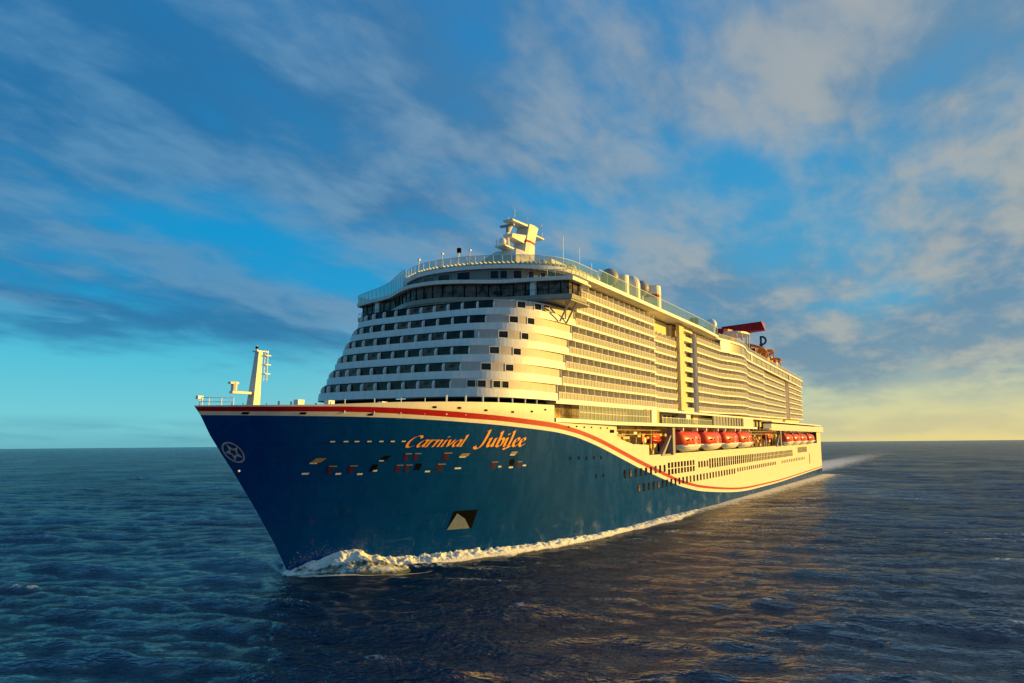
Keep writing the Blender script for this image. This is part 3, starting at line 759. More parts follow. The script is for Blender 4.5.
# ------------------------------------------------------------------ hull fittings
def hull_patch(mb, x0, x1, z0, z1, mat, off=0.05, skew=0.0, nx=3, nz=2, thick=0.0):
    g = {}
    for i in range(nx+1):
        for j in range(nz+1):
            z = z0+(z1-z0)*j/nz; x = x0+(x1-x0)*i/nx+skew*(z-z0)
            g[i, j] = onhull(x, z, off)
    for i in range(nx):
        for j in range(nz): mb.quad(g[i, j], g[i+1, j], g[i+1, j+1], g[i, j+1], mat)
# windows in two rows of the white quarter: each one a window of its own
def hull_window_mesh(w, h):
    b = MB(); b.box(-w/2, w/2, -.07, .05, -h/2, h/2, 'dark'); b.box(-w/2+.13, w/2-.13, -.10, -.06, -h/2+.13, h/2-.13, 'window'); return b
slots = []
for x in np.arange(65.3, 90, 2.9): slots.append((x, 10.75 if x < 80 else 10.9, 0))
for x in np.arange(91.5, 112.5, 2.35): slots += [(x, 11.45, 1), (x, 9.95, 1)]
for x in np.arange(115, 124, 2.5): slots.append((x, 10.8, 0))
low = [(x, 7.5, 0) for x in np.arange(72.6, 152, 2.9)]
far = [(x, z, 1) for x in np.arange(125, 250, 2.5) for z in (11.4, 10.1)] + [(x, z, 1) for x in np.arange(262, 285, 2.5) for z in (12.2, 11.0)] + \
      [(x, 7.7, 1) for x in list(np.arange(155, 215, 3.0))+list(np.arange(225, 280, 4.0))]
protoA = hull_window_mesh(1.15, 1.6).build('hull_window', ship); protoB = hull_window_mesh(1.25, 1.25).build('hull_window', ship)
first = {0: protoA, 1: protoB}; usedp = set(); ind = slots+low
more = far[:100-len(ind)]; rest = far[100-len(ind):]
for x, z, kd in ind+more:
    y = float(hb(x, z)); a = math.atan2(-(float(hb(x+.5, z))-float(hb(x-.5, z))), 1.0)
    if kd not in usedp: o = first[kd]; usedp.add(kd)
    else: o = inst(first[kd], ship, (0, 0, 0))
    o.location = (x, -y-.01, z); o.rotation_euler = (0, 0, a)
rw = MB()
for x, z, kd in rest: rw.box(x-.6, x+.6, -21.09, -20.95, z-.6, z+.6, 'window')
o = rw.build('hull_window', ship); o['kind'] = 'stuff'
# small portholes: dashes forward of the name, and along the white strake
dsh = None
for x, z, w, h in [(-1.8, 17.7, .5, .16), (-.4, 17.7, .5, .16), (.8, 17.7, .5, .16), (2.2, 17.7, .5, .16), (3.6, 17.7, .5, .16), (5.0, 17.7, .5, .16), (6.4, 17.7, .5, .16)]:
    b = MB(); hull_patch(b, x-w/2, x+w/2, z-h/2, z+h/2, 'cream', .06, nx=1, nz=1); b.build('freeing_port', ship)
for x, z in [(-11, 21.15), (-6, 21.2), (1, 21.15), (9, 22.3), (13, 22.3), (18, 22.1), (24, 22.0), (29, 22.2), (33, 22.6), (41, 19.9), (44, 20.0), (47, 19.9), (50, 19.9), (54, 19.8), (57, 19.8)]:
    b = MB(); hull_patch(b, x-.3, x+.3, z-.14, z+.14, 'dark', .05, nx=1, nz=1); b.build('porthole', ship)
for x, z in [(42, 14.5), (45, 14.5), (48, 14.4), (51, 14.4), (54, 14.3), (52, 11), (55, 11)]:
    b = MB(); hull_patch(b, x-.3, x+.3, z-.3, z+.3, 'dark', .05, nx=1, nz=1); b.build('porthole', ship)
b = MB(); hull_patch(b, 58.2, 60.2, 18.9, 19.5, 'dark', .06); b.build('hawse_hole', ship)
# mooring openings on the bow: dark red recess between cream lip and sill
def mooring(x, z, w, h):
    b = MB(); hull_patch(b, x-w/2, x+w/2, z-h/2, z+h/2, 'port', .05, skew=-.35)
    hull_patch(b, x-w/2-.15, x+w/2+.15, z+h/2, z+h/2+.13, 'tan', .10, skew=-.35); 
    hull_patch(b, x-w*.16, x-w*.02, z-h/2, z+h/2, 'navy', .08, skew=-.35)
    b.build('mooring_port', ship)
for x, z in [(-.35, 14.0), (1.9, 14.0), (7.4, 13.95), (8.6, 13.95), (7.8, 15.5), (9.1, 15.5), (13.2, 13.95), (13.5, 15.5), (22.4, 14.0), (27.8, 13.9)]: mooring(x, z, .55 if x < 12 else .9, .9)
for x, z, w in [(-2.8, 13.6, .7), (.6, 13.5, .6), (3.0, 13.4, .6), (4.6, 13.8, .5), (11.5, 13.5, .7), (16, 13.8, 1.0), (23.6, 13.8, .6), (26, 13.6, .9), (29, 13.8, .8)]:
    b = MB(); hull_patch(b, x-w/2, x+w/2, z-.11, z+.11, 'cream', .07); b.build('fairlead', ship)
for x, z, w in [(4.3, 14.2, .7), (9.9, 14.2, .8), (26, 14.4, 1.1)]:
    b = MB(); hull_patch(b, x-w/2, x+w/2, z-.45, z+.45, 'dark', .07); b.build('fairlead', ship)
for x, z, w, h, c in [(-2.4, 15.3, 1.5, .8, 'tan'), (4.9, 15.5, 1.2, .8, 'dark'), (16.2, 15.7, 2.0, .6, 'tan'), (25.8, 15.8, 2.0, .6, 'tan')]:
    w, h = w*.7, h*.75; b = MB(); hull_patch(b, x-w/2, x+w/2, z-h/2, z+h/2, c, .06, skew=.7); hull_patch(b, x-w/2, x+w/2-.3, z-h/2-.14, z-h/2, 'cream', .09); b.build('mooring_port', ship)
# anchor pocket: flat patch, its shade painted near-black, its lit face a pale plate
b = MB(); hull_patch(b, 18.0, 22.0, 4.65, 7.45, 'dark', .05, skew=.0, nx=4, nz=4); ap = b.build('anchor_pocket', ship)
b = MB(); b.poly([onhull(17.9, 4.7, .10), onhull(21.6, 4.65, .10), onhull(20.2, 6.2, .12), onhull(18.6, 7.1, .12)], 'pocket_face'); b.build('pocket_lit_face', ap)
b = MB(); b.tube(onhull(-9.0, 14.1, 0.02), onhull(-9.1, 14.1, .3), .14, 'white', 10); b.build('bow_light', ship)
# stern emblem strip and marks on the white quarter
b = MB(); b.box(291.5, 293.2, -21.08, -20.98, 4.6, 9.4, 'red'); b.build('stern_stripe', ship)

# ------------------------------------------------------------------ name on the bow: broad-nib letters
def catmull(pts, n=7):
    if len(pts) < 3: return pts
    P_ = [pts[0]]+list(pts)+[pts[-1]]; o = []
    for i in range(1, len(P_)-2):
        p0, p1, p2, p3 = (np.array(q, float) for q in P_[i-1:i+3])
        for s in np.linspace(0, 1, n, endpoint=False):
            o.append(tuple(0.5*((2*p1)+(-p0+p2)*s+(2*p0-5*p1+4*p2-p3)*s*s+(-p0+3*p1-3*p2+p3)*s**3)))
    return o+[tuple(pts[-1])]
G = {   # strokes in a box of x-height 1, cap height 1.55
 'C': (1.15, [[(1.02, 1.22), (.86, 1.5), (.5, 1.5), (.14, 1.1), (.08, .55), (.3, .06), (.62, .02), (.88, .2)]]),
 'a': (.92, [[(.74, .66), (.62, .95), (.36, .92), (.12, .58), (.14, .18), (.34, .02), (.58, .2), (.74, .66)], [(.78, .98), (.72, .4), (.76, .08), (.94, .1)]]),
 'r': (.70, [[(.05, .86), (.18, .95), (.17, 0)], [(.18, .55), (.36, .92), (.62, .94)]]),
 'n': (.95, [[(.04, .86), (.17, .95), (.16, 0)], [(.17, .55), (.42, .94), (.66, .86), (.68, .4), (.70, .06), (.88, .1)]]),
 'i': (.46, [[(.03, .84), (.18, .95), (.17, .3), (.2, .05), (.38, .1)], [(.2, 1.32), (.24, 1.45)]]),
 'v': (.82, [[(.04, .9), (.16, .92), (.36, .04)], [(.36, .04), (.6, .5), (.68, .95)]]),
 'l': (.46, [[(.06, 1.5), (.19, 1.6), (.18, .4), (.2, .05), (.40, .1)]]),
 'J': (1.0, [[(.46, 1.72), (.66, 1.8), (.64, 1.0), (.56, .2), (.34, -.16), (.04, -.12), (-.08, .1)]]),
 'u': (.98, [[(.04, .86), (.17, .95), (.16, .3), (.28, .03), (.5, .1), (.68, .5)], [(.70, .95), (.68, .3), (.74, .05), (.92, .12)]]),
 'b': (.88, [[(.06, 1.5), (.19, 1.62), (.18, .1)], [(.18, .5), (.42, .95), (.68, .8), (.70, .35), (.48, .02), (.2, .1)]]),
 'L': (.62, [[(.16, 1.62), (.30, 1.72), (.26, .6), (.16, -.12), (-.05, -.3), (-.2, -.16)], [(.22, -.02), (.42, -.06), (.6, .12)]]),
 'e': (.80, [[(.14, .46), (.5, .58), (.64, .76), (.48, .97), (.2, .8), (.1, .4), (.28, .03), (.54, .06), (.74, .28)]])}
def word(txt, x0, x1, z0, zx, shear=.32, nib=.20, mat='gold'):
    adv = sum(G[c][0] for c in txt); sx = (x1-x0)/(adv+shear*.8); b = MB(); off = .045; X = 0.0
    nx_, ny_ = math.cos(R(32))*nib/2, math.sin(R(32))*nib/2
    for c in txt:
        for stk in G[c][1]:
            p = catmull(stk); off += .0012
            def mp_(q): return onhull(x0+(X+q[0]+shear*q[1])*sx, z0+q[1]*zx, off)
            for a, b_ in zip(p[:-1], p[1:]):
                A = [(a[0]-nx_, a[1]-ny_), (b_[0]-nx_, b_[1]-ny_), (b_[0]+nx_, b_[1]+ny_), (a[0]+nx_, a[1]+ny_)]
                b.quad(*[mp_(q) for q in A], mat)
        X += G[c][0]
    return b
word('Carnival', 6.75, 15.75, 16.9, 1.0, nib=.25).build('lettering', hull)
word('JubiLee', 17.7, 28.3, 16.8, 1.34, shear=.24, nib=.29).build('lettering', hull)
# ring emblem with a star on the stem
em = MB()
def emp(u, v, off=.05):
    z = 16.4+v*1.3; x = -10.35+u*0.82-v*1.0; x = max(x, float(stem(z))+.05); return onhull(x, z, off)
for k in range(36):
    a, b2 = 2*math.pi*k/36, 2*math.pi*(k+1)/36
    em.quad(emp(math.cos(a), math.sin(a)), emp(math.cos(b2), math.sin(b2)), emp(.86*math.cos(b2), .86*math.sin(b2)), emp(.86*math.cos(a), .86*math.sin(a)), 'silver')
for k in range(5):
    a = math.pi/2+2*math.pi*k/5+.3; tip = (.84*math.cos(a), .84*math.sin(a))
    for sg in (-1, 1):
        i_ = (.36*math.cos(a+sg*math.pi/5), .36*math.sin(a+sg*math.pi/5)); j_ = (.22*math.cos(a+sg*math.pi/5), .22*math.sin(a+sg*math.pi/5)); m_ = (.36*math.cos(a), .36*math.sin(a))
        em.quad(emp(*tip, .06), emp(*i_, .06), emp(*j_, .06), emp(*m_, .06), 'silver')
em.build('bow_emblem', hull)

def cyl(mb, x, y, z0, z1, r0, r1, mat, n=20):
    mb.loft([[(x+r*math.cos(2*math.pi*k/n), y+r*math.sin(2*math.pi*k/n), z) for k in range(n)] for z, r in ((z0, r0), (z1, r1))], mat)
def dome(mb, x, y, z, r, mat, n=16):
    rr = [[(x+r*math.cos(f)*math.cos(2*math.pi*k/n), y+r*math.cos(f)*math.sin(2*math.pi*k/n), z+r*math.sin(f)) for k in range(n)] for f in np.linspace(-1.2, 1.5, 10)]
    mb.loft(rr, mat)
# ------------------------------------------------------------------ masts, funnels and top-deck fittings
fm = MB()                                                                  # foremast
fm.loft([[(-6.3+1.1*sx_*w-.0+lean, .75*sy_*w, z) for sx_, sy_ in ((-.5, -1), (.5, -1), (.5, 1), (-.5, 1))] for z, w, lean in ((21.3, .98, 0), (25, .76, .25), (29.4, .52, .55))], 'cream')
fmo = fm.build('foremast', ship); fmo.location.x = -0.8
b = MB()
for sgn in (-.3, .3): b.tube((-5.0, -.55+sgn, 25.5), (-4.9, -.45+sgn, 29.6), .05, 'white', 5)
for z in np.arange(25.6, 29.6, .45): b.tube((-5.0, -.85, z), (-5.0, -.25, z), .04, 'white', 5)
for z in (26.4, 27.6, 28.8): b.box(-5.3, -4.5, -.9, -.2, z, z+.12, 'white')
b.build('ladder', fmo)
b = MB(); b.box(-9.6, -6.4, -.35, .35, 23.7, 24.0, 'cream'); b.tube((-9.2, 0, 23.9), (-9.2, 0, 25.2), .38, 'cream', 8); b.box(-9.9, -8.7, -.3, .3, 24.9, 25.15, 'cream'); b.build('light_platform', fmo)
b = MB(); b.tube((-6.0, 0, 29.3), (-6.1, 0, 30.1), .10, 'white', 6); b.tube((-6.1, 0, 29.7), (-6.1, 0, 30.0), .18, 'dark', 8); b.box(-6.4, -4.6, -.5, .5, 29.3, 29.45, 'white'); b.build('masthead_light', fmo)
b = MB()                                                                   # jackstaff cluster and rail at the stem head
for x, y in ((-14.6, 0), (-14.0, -.9), (-13.0, -1.9), (-12.0, -2.8), (-14.0, .9), (-13, 1.9)): b.tube((x, y, 21.9), (x, y, 23.0), .06, 'white', 5)
for p, q in zip([(-14.6, 0), (-14.0, -.9), (-13.0, -1.9)], [(-14.0, -.9), (-13.0, -1.9), (-12.0, -2.8)]):
    for z in (22.5, 23.0): b.tube((*p, z), (*q, z), .05, 'white', 5)
b.box(-15.0, -14.3, -.25, .25, 22.8, 23.2, 'white'); b.build('bow_railing', ship)
for x in (-6, -3, 3, 9):
    b = MB(); y = -float(hb(x, 22))+1.0; b.box(x-.5, x+.5, y, y+.8, 21.3, 22.9, 'white'); b.build('deck_winch', ship)

rm = MB()                                                                  # raked radar mast
def ring(cx, cy, z, wx, wy): return [(cx-wx, cy-wy, z), (cx-wx*.3, cy-wy*1.15, z), (cx+wx, cy-wy, z), (cx+wx, cy+wy, z), (cx-wx*.3, cy+wy*1.15, z), (cx-wx, cy+wy, z)]
rm.loft([ring(58.8, 0, 47.3, 3.2, 2.6), ring(59.6, 0, 54.0, 2.4, 2.0), ring(61.3, 0, 59.8, 1.85, 1.6)], 'cream')
rm.loft([ring(61.3, 0, 59.8, 1.75, 1.5), ring(62.8, 0, 64.4, 1.9, 1.6)], 'cream')
rm.loft([ring(55, 0, 47.3, 5.5, 5.0), ring(55.5, 0, 54.6, 4.6, 4.2), ring(56.2, 0, 57.0, 2.6, 2.6)], 'cream')
rmo = rm.build('radar_mast', ship)
b = MB(); b.loft([ring(61.3, 0, 60.1, 1.82, 1.56), ring(61.5, 0, 60.6, 1.78, 1.53)], 'red'); b.build('red_band', rmo)
b = MB()
b.hexa([(54.6, -1.0, 60.0), (61.6, -1.2, 59.6), (61.6, 1.2, 59.6), (54.6, 1.0, 60.0)], [(54.4, -1.2, 60.7), (61.6, -1.4, 61.9), (61.6, 1.4, 61.9), (54.4, 1.2, 60.7)], 'cream')
b.tube((55.0, 0, 55.0), (54.2, 0, 61.0), .4, 'cream', 8); b.tube((54.6, 0, 57.4), (60.2, 0, 56.2), .38, 'cream', 8); b.tube((54.3, 0, 60.6), (56.6, 0, 64.0), .36, 'cream', 8)
b.hexa([(54.6, -1.2, 63.6), (64.8, -1.4, 63.8), (64.8, 1.4, 63.8), (54.6, 1.2, 63.6)], [(54.4, -1.2, 63.9), (65.0, -1.5, 64.3), (65.0, 1.5, 64.3), (54.4, 1.2, 63.9)], 'cream')
b.box(51.4, 55.0, -1.3, 1.3, 57.3, 57.6, 'cream'); b.box(63.6, 67.6, -1.5, 1.5, 62.4, 62.7, 'cream')
for x, y, z0, z1 in ((54.4, -1.7, 64.2, 65.8), (57, 1.5, 64.3, 65.4), (60, -1.6, 64.3, 65.5), (63.3, 1.4, 64.4, 65.4), (66, -1.7, 64.5, 65.6), (67, -1.3, 62.7, 64.0), (52, 1.2, 57.6, 59)): b.tube((x, y, z0), (x, y, z1), .12, 'cream', 6)
for x in np.arange(54.4, 66.2, 1.3): b.tube((x, -1.95, 64.3), (x, -1.95, 65.1), .05, 'cream', 4)
b.build('mast_platform', rmo)
b = MB(); dome(b, 52.4, 0, 58.6, .8, 'white'); b.build('mast_dome', rmo, True)
b = MB(); b.box(54.0, 54.6, -1.7, 1.7, 62.3, 62.7, 'grey'); b.tube((54.5, 0, 61.2), (54.5, 0, 62.5), .4, 'grey', 8); b.build('radar_scanner', rmo)
b = MB()                                                                   # deck boxes beside the mast
b.box(60, 68, -7.5, -3.0, 47.3, 55.6, 'cream'); b.box(50, 57, -9.0, -3.5, 47.3, 52.6, 'cream'); b.box(62, 74, -11, -7.5, 47.3, 53.2, 'cream'); b.box(47, 56, 2, 9, 47.3, 52.2, 'white')
b.build('mast_house', ship)
for x_, y_, z_, r_ in ((66, -9, 54.2, 1.3), (71, -12.5, 52.6, 1.1), (57, -7, 53.6, 1.2)):
    b = MB(); dome(b, x_, y_, z_, r_, 'cream'); b.build('satellite_dome', ship, True)
for x, y, z in ((60, -10.3, 60), (52, -18, 54.6), (66, -14, 55)): b = MB(); b.tube((x, y, 48.0), (x, y, z), .06, 'white', 5); b.build('whip_antenna', ship)
b = MB(); cyl(b, 113.0, -10, 47, 55.6, 2.65, 2.6, 'cream'); cyl(b, 113.0, -10, 56.4, 58.9, 2.6, 2.5, 'cream'); fo = b.build('vent_funnel', ship)
b = MB(); cyl(b, 113.0, -10, 55.6, 56.4, 2.68, 2.68, 'red'); b.build('red_band', fo)
b = MB(); cyl(b, 98.5, -10, 47, 57.0, 2.3, 2.2, 'cream'); dome(b, 98.5, -10, 57.0, 2.15, 'cream'); b.build('vent_funnel', ship)
b = MB(); cyl(b, 91.2, -10, 47, 57.6, 2.2, 2.1, 'cream'); b.tube((93.6, -10, 47), (93.6, -10, 58.2), .14, 'cream', 6); b.build('vent_funnel', ship)
for x_, z_ in ((86.8, 56.6), (107.6, 57.6)):
    b = MB(); dome(b, x_, -9, z_, 2.2, 'grey'); cyl(b, x_, -9, 47, z_-1.4, .7, .7, 'white'); b.build('satellite_dome', ship, True)
b = MB(); dome(b, 171, -10, 56.3, 2.0, 'white'); cyl(b, 171, -10, 46, 55, .9, 1.4, 'white'); b.build('satellite_dome', ship, True)
b = MB(); b.box(150, 153, -11, -9, 46, 55.6, 'dark'); b.build('vent_house', ship)
# winged funnel
def fin(sgn):
    b = MB()
    lo_ = [(219, sgn*1.0, 60.4), (230, sgn*1.0, 60.0), (238, sgn*14.5, 62.4), (229, sgn*16.0, 61.6)]
    hi_ = [(219, sgn*1.0, 62.6), (230, sgn*1.0, 62.2), (239, sgn*14.2, 65.6), (228, sgn*15.0, 65.0)]
    b.hexa(lo_, hi_, 'deep_red'); return b
b = MB(); b.loft([[(216+8*math.cos(a)+0, 6.5*math.sin(a), 45) for a in np.linspace(0, 2*math.pi, 20, endpoint=False)], [(220+8*math.cos(a), 5.5*math.sin(a), 61) for a in np.linspace(0, 2*math.pi, 20, endpoint=False)]], 'deep_red')
fun = b.build('funnel', ship, False)
fin(-1).build('funnel_wing', fun); fin(1).build('funnel_wing', fun)
b = MB()
for a in np.linspace(0, 2*math.pi, 14, endpoint=False): b.tube((210+8.5*math.cos(a), -9+4.5*math.sin(a), 46), (210+8.5*math.cos(a), -9+4.5*math.sin(a), 57.6), .22, 'cream', 5)
b.loft([[(210+8.8*math.cos(a), -9+4.8*math.sin(a), z) for a in np.linspace(0, 2*math.pi, 24, endpoint=False)] for z in (57.4, 58.0)], 'cream')
b.build('funnel_cage', fun)
# play structure: tubes, rails and lattice towers aft of the funnel
rg = random.Random(11); b = MB()
pts = []
for i in range(60):
    a = i*.42; pts.append((228+i*1.05, -9+5*math.sin(a), 55.2-i*.075+2.2*math.sin(i*.31)))
for p, q in zip(pts[:-1], pts[1:]): b.tube(p, q, .62, 'slide', 8)
coaster = b.build('slide_track', ship)
for i in range(0, 60, 3): b = MB(); b.tube((pts[i][0], pts[i][1], 45.5), pts[i], .22, rg.choice(['white', 'slide', 'red', 'grey']), 6); b.build('slide_support', coaster)
for _ in range(44):
    x = rg.uniform(224, 292); y = rg.uniform(-14, -4); z = rg.uniform(46, 58-(x-230)*.11); w = rg.uniform(.8, 2.2)
    b = MB(); b.box(x-w, x+w, y-w*.6, y+w*.6, z-1, z+rg.uniform(.5, 2.2), rg.choice(['slide', 'white', 'red', 'yellow', 'dark', 'wood'])); b.build('slide_tower', coaster)
sg = MB(); sgx, sgy, sgz = 257.5, -8.0, 58.8                               # dark letter D sign
def dp(u, v): return (sgx+u*1.3, sgy-2.8*u, sgz+v*4.2)
outl = [(0, 0), (.5, 0), (.85, .18), (1, .5), (.85, .82), (.5, 1), (0, 1)]; inl = [(.28, .2), (.46, .2), (.64, .32), (.72, .5), (.64, .68), (.46, .8), (.28, .8)]
for i in range(7):
    a, c_2 = outl[i], outl[(i+1) % 7]; d_, e_ = inl[i], inl[(i+1) % 7]
    q = [dp(*a), dp(*c_2), dp(*e_), dp(*d_)]; sg.hexa(q, [(x+.6, y+.2, z) for x, y, z in q], 'blue')
sg.tube((258, -7.7, 46), (258, -7.7, 59.5), .3, 'white', 6); sg.build('letter_sign', ship)
b = MB(); b.tube((266, -8, 45), (266, -8, 57), .3, 'white', 6); b.box(263, 267, -8.4, -7.6, 54.6, 57.4, 'blue'); b.tube((285, -8, 44), (285, -8, 55), .25, 'dark', 6); b.box(283.5, 287, -9, -7, 52.2, 55.4, 'dark'); b.build('loudspeaker_tower', ship)

# ------------------------------------------------------------------ lifeboats (hang from davits: things of their own)
def boat_rings(L_, B_, zk, prof):
    rings = []
    for f in np.linspace(0, 1, 13):
        s = abs(2*f-1); w = B_*(1-s**3.2*.55)*(0.55 if f in (0, 1) else 1) ; x = (f-.5)*L_
        rings.append([(x+0, y*w, z-(0 if z > 1.2 else -s**3*.9)) for y, z in prof])
    return rings
def make_boat(L_=16.0):
    e = empty('lifeboat')
    b = MB(); prof = [(-.5, 1.75), (-.49, 1.3), (-.43, .75), (-.28, .2), (0, 0), (.28, .2), (.43, .75), (.49, 1.3), (.5, 1.75)]
    b.loft(boat_rings(L_, 5.2, 0, prof), 'white'); b.build('boat_hull', e, True)
    b = MB(); prof = [(-.5, 1.76), (-.49, 3.1), (-.43, 4.1), (-.28, 4.8), (0, 5.0), (.28, 4.8), (.43, 4.1), (.49, 3.1), (.5, 1.76)]
    b.loft(boat_rings(L_*.985, 5.15, 0, prof), 'orange'); b.build('boat_canopy', e, True)
    b = MB()
    for sg_ in (-1, 1): b.box(-L_*.40, L_*.40, sg_*2.56-.05, sg_*2.56+.05, 1.70, 1.86, 'white')
    b.build('rubbing_strake', e)
    for i in range(5):
        x = (-2+i)*L_*.15; b = MB(); b.box(x-.45, x+.45, -2.57, -2.42, 2.8, 3.2, 'window'); b.build('boat_window', e)
    b = MB(); P0 = [(-L_*.42+L_*.84*i/28, -2.62, 1.55-.32*abs(math.sin(i*math.pi/4))) for i in range(29)]
    for p, q in zip(P0[:-1], P0[1:]): b.tube(p, q, .035, 'white', 4)
    b.build('grab_line', e)
    b = MB(); b.box(-.7, .7, -2.60, -2.40, 2.0, 3.7, 'white'); b.box(-.5, .5, -2.63, -2.59, 2.2, 3.5, 'orange'); b.build('side_hatch', e)
    b = MB(); b.hexa([(-L_*.40, -.9, 4.5), (-L_*.28, -.9, 4.6), (-L_*.28, .9, 4.6), (-L_*.40, .9, 4.5)], [(-L_*.38, -.7, 5.35), (-L_*.29, -.7, 5.45), (-L_*.29, .7, 5.45), (-L_*.38, .7, 5.35)], 'orange'); b.box(-L_*.395, -L_*.38, -.6, .6, 4.9, 5.25, 'window'); b.build('helm_cupola', e)
    b = MB()
    for x in (-L_*.36, L_*.36): b.tube((x, 0, 4.7), (x, 0, 5.6), .16, 'grey', 8); b.tube((x, 0, 0.35), (x, 0, -.12), .3, 'dark', 6)
    b.build('lifting_hook', e)
    return e
boat0 = make_boat()
BO = [(105.0, 'foremost'), (124.6, 'second'), (143.6, 'third'), (161.4, 'fourth'), (235.6, 'fifth'), (253.0, 'sixth'), (270.0, 'seventh'), (291.0, 'sternmost')]
LBL = ['red and white lifeboat beside the grey davit frame, largest of all in view', 'second red and white lifeboat from the bow, largest boat but one',
       'third red and white lifeboat from the bow, below the grey screen', 'fourth red and white lifeboat from the bow, last before the open gap of deck gear',
       'small red and white lifeboat right behind the aft davit frame, first of the stern four', 'second red and white lifeboat of the stern four behind the aft davit frame',
       'third red and white lifeboat of the stern four behind the aft davit frame', 'red and white lifeboat hanging sternmost, last of the row']
for i, (x, nm) in enumerate(BO):
    o = boat0 if i == 0 else copy_tree(boat0)
    loc = SHIPROT @ Vector((x, -20.9, 14.3 if x < 200 else 13.9))
    o.matrix_world = Matrix.Translation(loc) @ SHIPROT.to_4x4() @ (Matrix.Diagonal((1.02, 1, 1, 1)) if x < 200 else Matrix.Diagonal((.95, 1, .95, 1)))
    o['label'] = LBL[i]; o['category'] = 'lifeboat'; o['group'] = 'lifeboats hanging along the port side'
    for dx in (-5.6, 5.6):
        d = MB()
        d.box(x+dx-.35, x+dx+.35, -21.4, -15.3, 19.9, 20.25, 'white'); d.box(x+dx-.3, x+dx+.3, -22.2, -21.5, 19.4, 20.2, 'white')
        d.tube((x+dx, -20.9, 19.9), (x+dx, -20.9, 19.3), .12, 'grey', 6)
        d.build('davit', rec)
def tender(x, y, z, rz, label):
    e = empty('rescue_boat'); b = MB()
    prof = [(-.5, 1.3), (-.46, .6), (-.2, .1), (0, 0), (.2, .1), (.46, .6), (.5, 1.3)]
    b.loft(boat_rings(9, 3.4, 0, prof), 'red'); b.build('boat_hull', e, True)
    b = MB(); prof = [(-.45, 1.31), (-.4, 2.3), (-.2, 2.7), (.2, 2.7), (.4, 2.3), (.45, 1.31)]
    b.loft(boat_rings(6, 3.2, 0, prof), 'orange'); b.build('boat_canopy', e, True)
    e.matrix_world = Matrix.Translation(SHIPROT @ Vector((x, y, z))) @ SHIPROT.to_4x4() @ Matrix.Rotation(rz, 4, 'Z')
    e['label'] = label; e['category'] = 'rescue boat'
tender(88.5, -18.3, 16.2, 0, 'dark red rescue boat stowed inside the recess behind the forward grey davit frame')
tender(206.5, -19.4, 16.3, 0, 'red rescue boat in the gap of deck gear between the two rows of lifeboats')

# ------------------------------------------------------------------ sea
rs = np.random.RandomState(5)
dense = np.radians(np.linspace(-50, 50, 760)); th = np.r_[dense, np.radians(np.linspace(54, 306, 60))]
th = YAW + th; NTH = len(th)
rr = np.r_[np.geomspace(4, 26, 10)[:-1], np.geomspace(26, 1500, 640), np.geomspace(1560, 60000, 26)]
NR = len(rr)
X = CAM[0]+rr[:, None]*np.cos(th)[None]; Y = CAM[1]+rr[:, None]*np.sin(th)[None]
def wave_field(X, Y, r):
    H = np.zeros_like(X); DX = np.zeros_like(X); DY = np.zeros_like(X)
    cell = np.maximum(r*0.0064, 0.28)
    for i in range(70):
        lam = 2.4*(1.05**i); lam *= rs.uniform(.92, 1.08)
        ang = R(205)+rs.normal(0, .42); k = 2*math.pi/lam; kx, ky = k*math.cos(ang), k*math.sin(ang); ph = rs.uniform(0, 6.28)
        amp = 0.0125*lam**0.72*(1.0 if lam < 9 else (9/lam)**1.0)
        fade = np.clip((lam/cell-2.5)/3.0, 0, 1)
        a = kx*X+ky*Y+ph; H += amp*fade*np.cos(a); q = .75*amp*fade*np.sin(a); DX -= q*math.cos(ang); DY -= q*math.sin(ang)
    return H, DX, DY
H, DX, DY = wave_field(X, Y, rr[:, None])
# hull-relative coordinates (flat water), used for the wake
inside = (X > -3) & (X < 333)
half = np.where(X > 0, hb(np.clip(X, 0, 331), 0.0), 0)
dist = np.abs(Y)-half                                                     # metres outside the hull side
calm = np.exp(-np.clip(dist, 0, None)/6.0)*((X > -4) & (X < 336))
lee = np.exp(-np.clip(dist, 0, None)/38.0)*np.clip((X+25)/30, 0, 1)*(X < 336)
H = H*(1-.75*calm)*(1-.4*lee)
# diverging bow-wave ridges
for (o0, w0, amp0, ang) in ((3.0, 2.2, .55, .13), (10, 4, .35, .20)):
    s = X-2; ridge = np.exp(-((dist-(o0+ang*s))/(w0+.03*s.clip(0)))**2)*amp0*np.exp(-s.clip(0)/140)*((s > -2))
    H = H+ridge*np.clip((s+2)/8, 0, 1)
V = np.stack([X+DX, Y+DY, H], -1).reshape(-1, 3)
idx = np.arange(NR*NTH).reshape(NR, NTH)
nxt = np.roll(idx, -1, axis=1)
faces = np.stack([idx[:-1], idx[1:], nxt[1:], nxt[:-1]], -1).reshape(-1, 4)
def np_mesh(name, V, F, mat, attr=None, smooth=True):
    me = bpy.data.meshes.new(name); me.vertices.add(len(V)); me.vertices.foreach_set('co', V.astype(np.float32).ravel())
    me.loops.add(F.size); me.loops.foreach_set('vertex_index', F.astype(np.int32).ravel())
    me.polygons.add(len(F)); me.polygons.foreach_set('loop_start', (np.arange(len(F))*F.shape[1]).astype(np.int32))
    me.polygons.foreach_set('use_smooth', np.full(len(F), smooth)); me.materials.append(mat)
    if attr is not None:
        a = me.attributes.new('foam', 'FLOAT', 'POINT'); a.data.foreach_set('value', attr.astype(np.float32).ravel())
    me.update(calc_edges=True); me.validate()
    o = bpy.data.objects.new(name, me); COL.objects.link(o); return o
crest = np.clip((H/(H[40:300].std())-1.55)/0.9, 0, 1)*(rr[:, None] < 900)
sea = np_mesh('sea', V, faces, M['sea'], crest.reshape(-1)); sea['kind'] = 'structure'
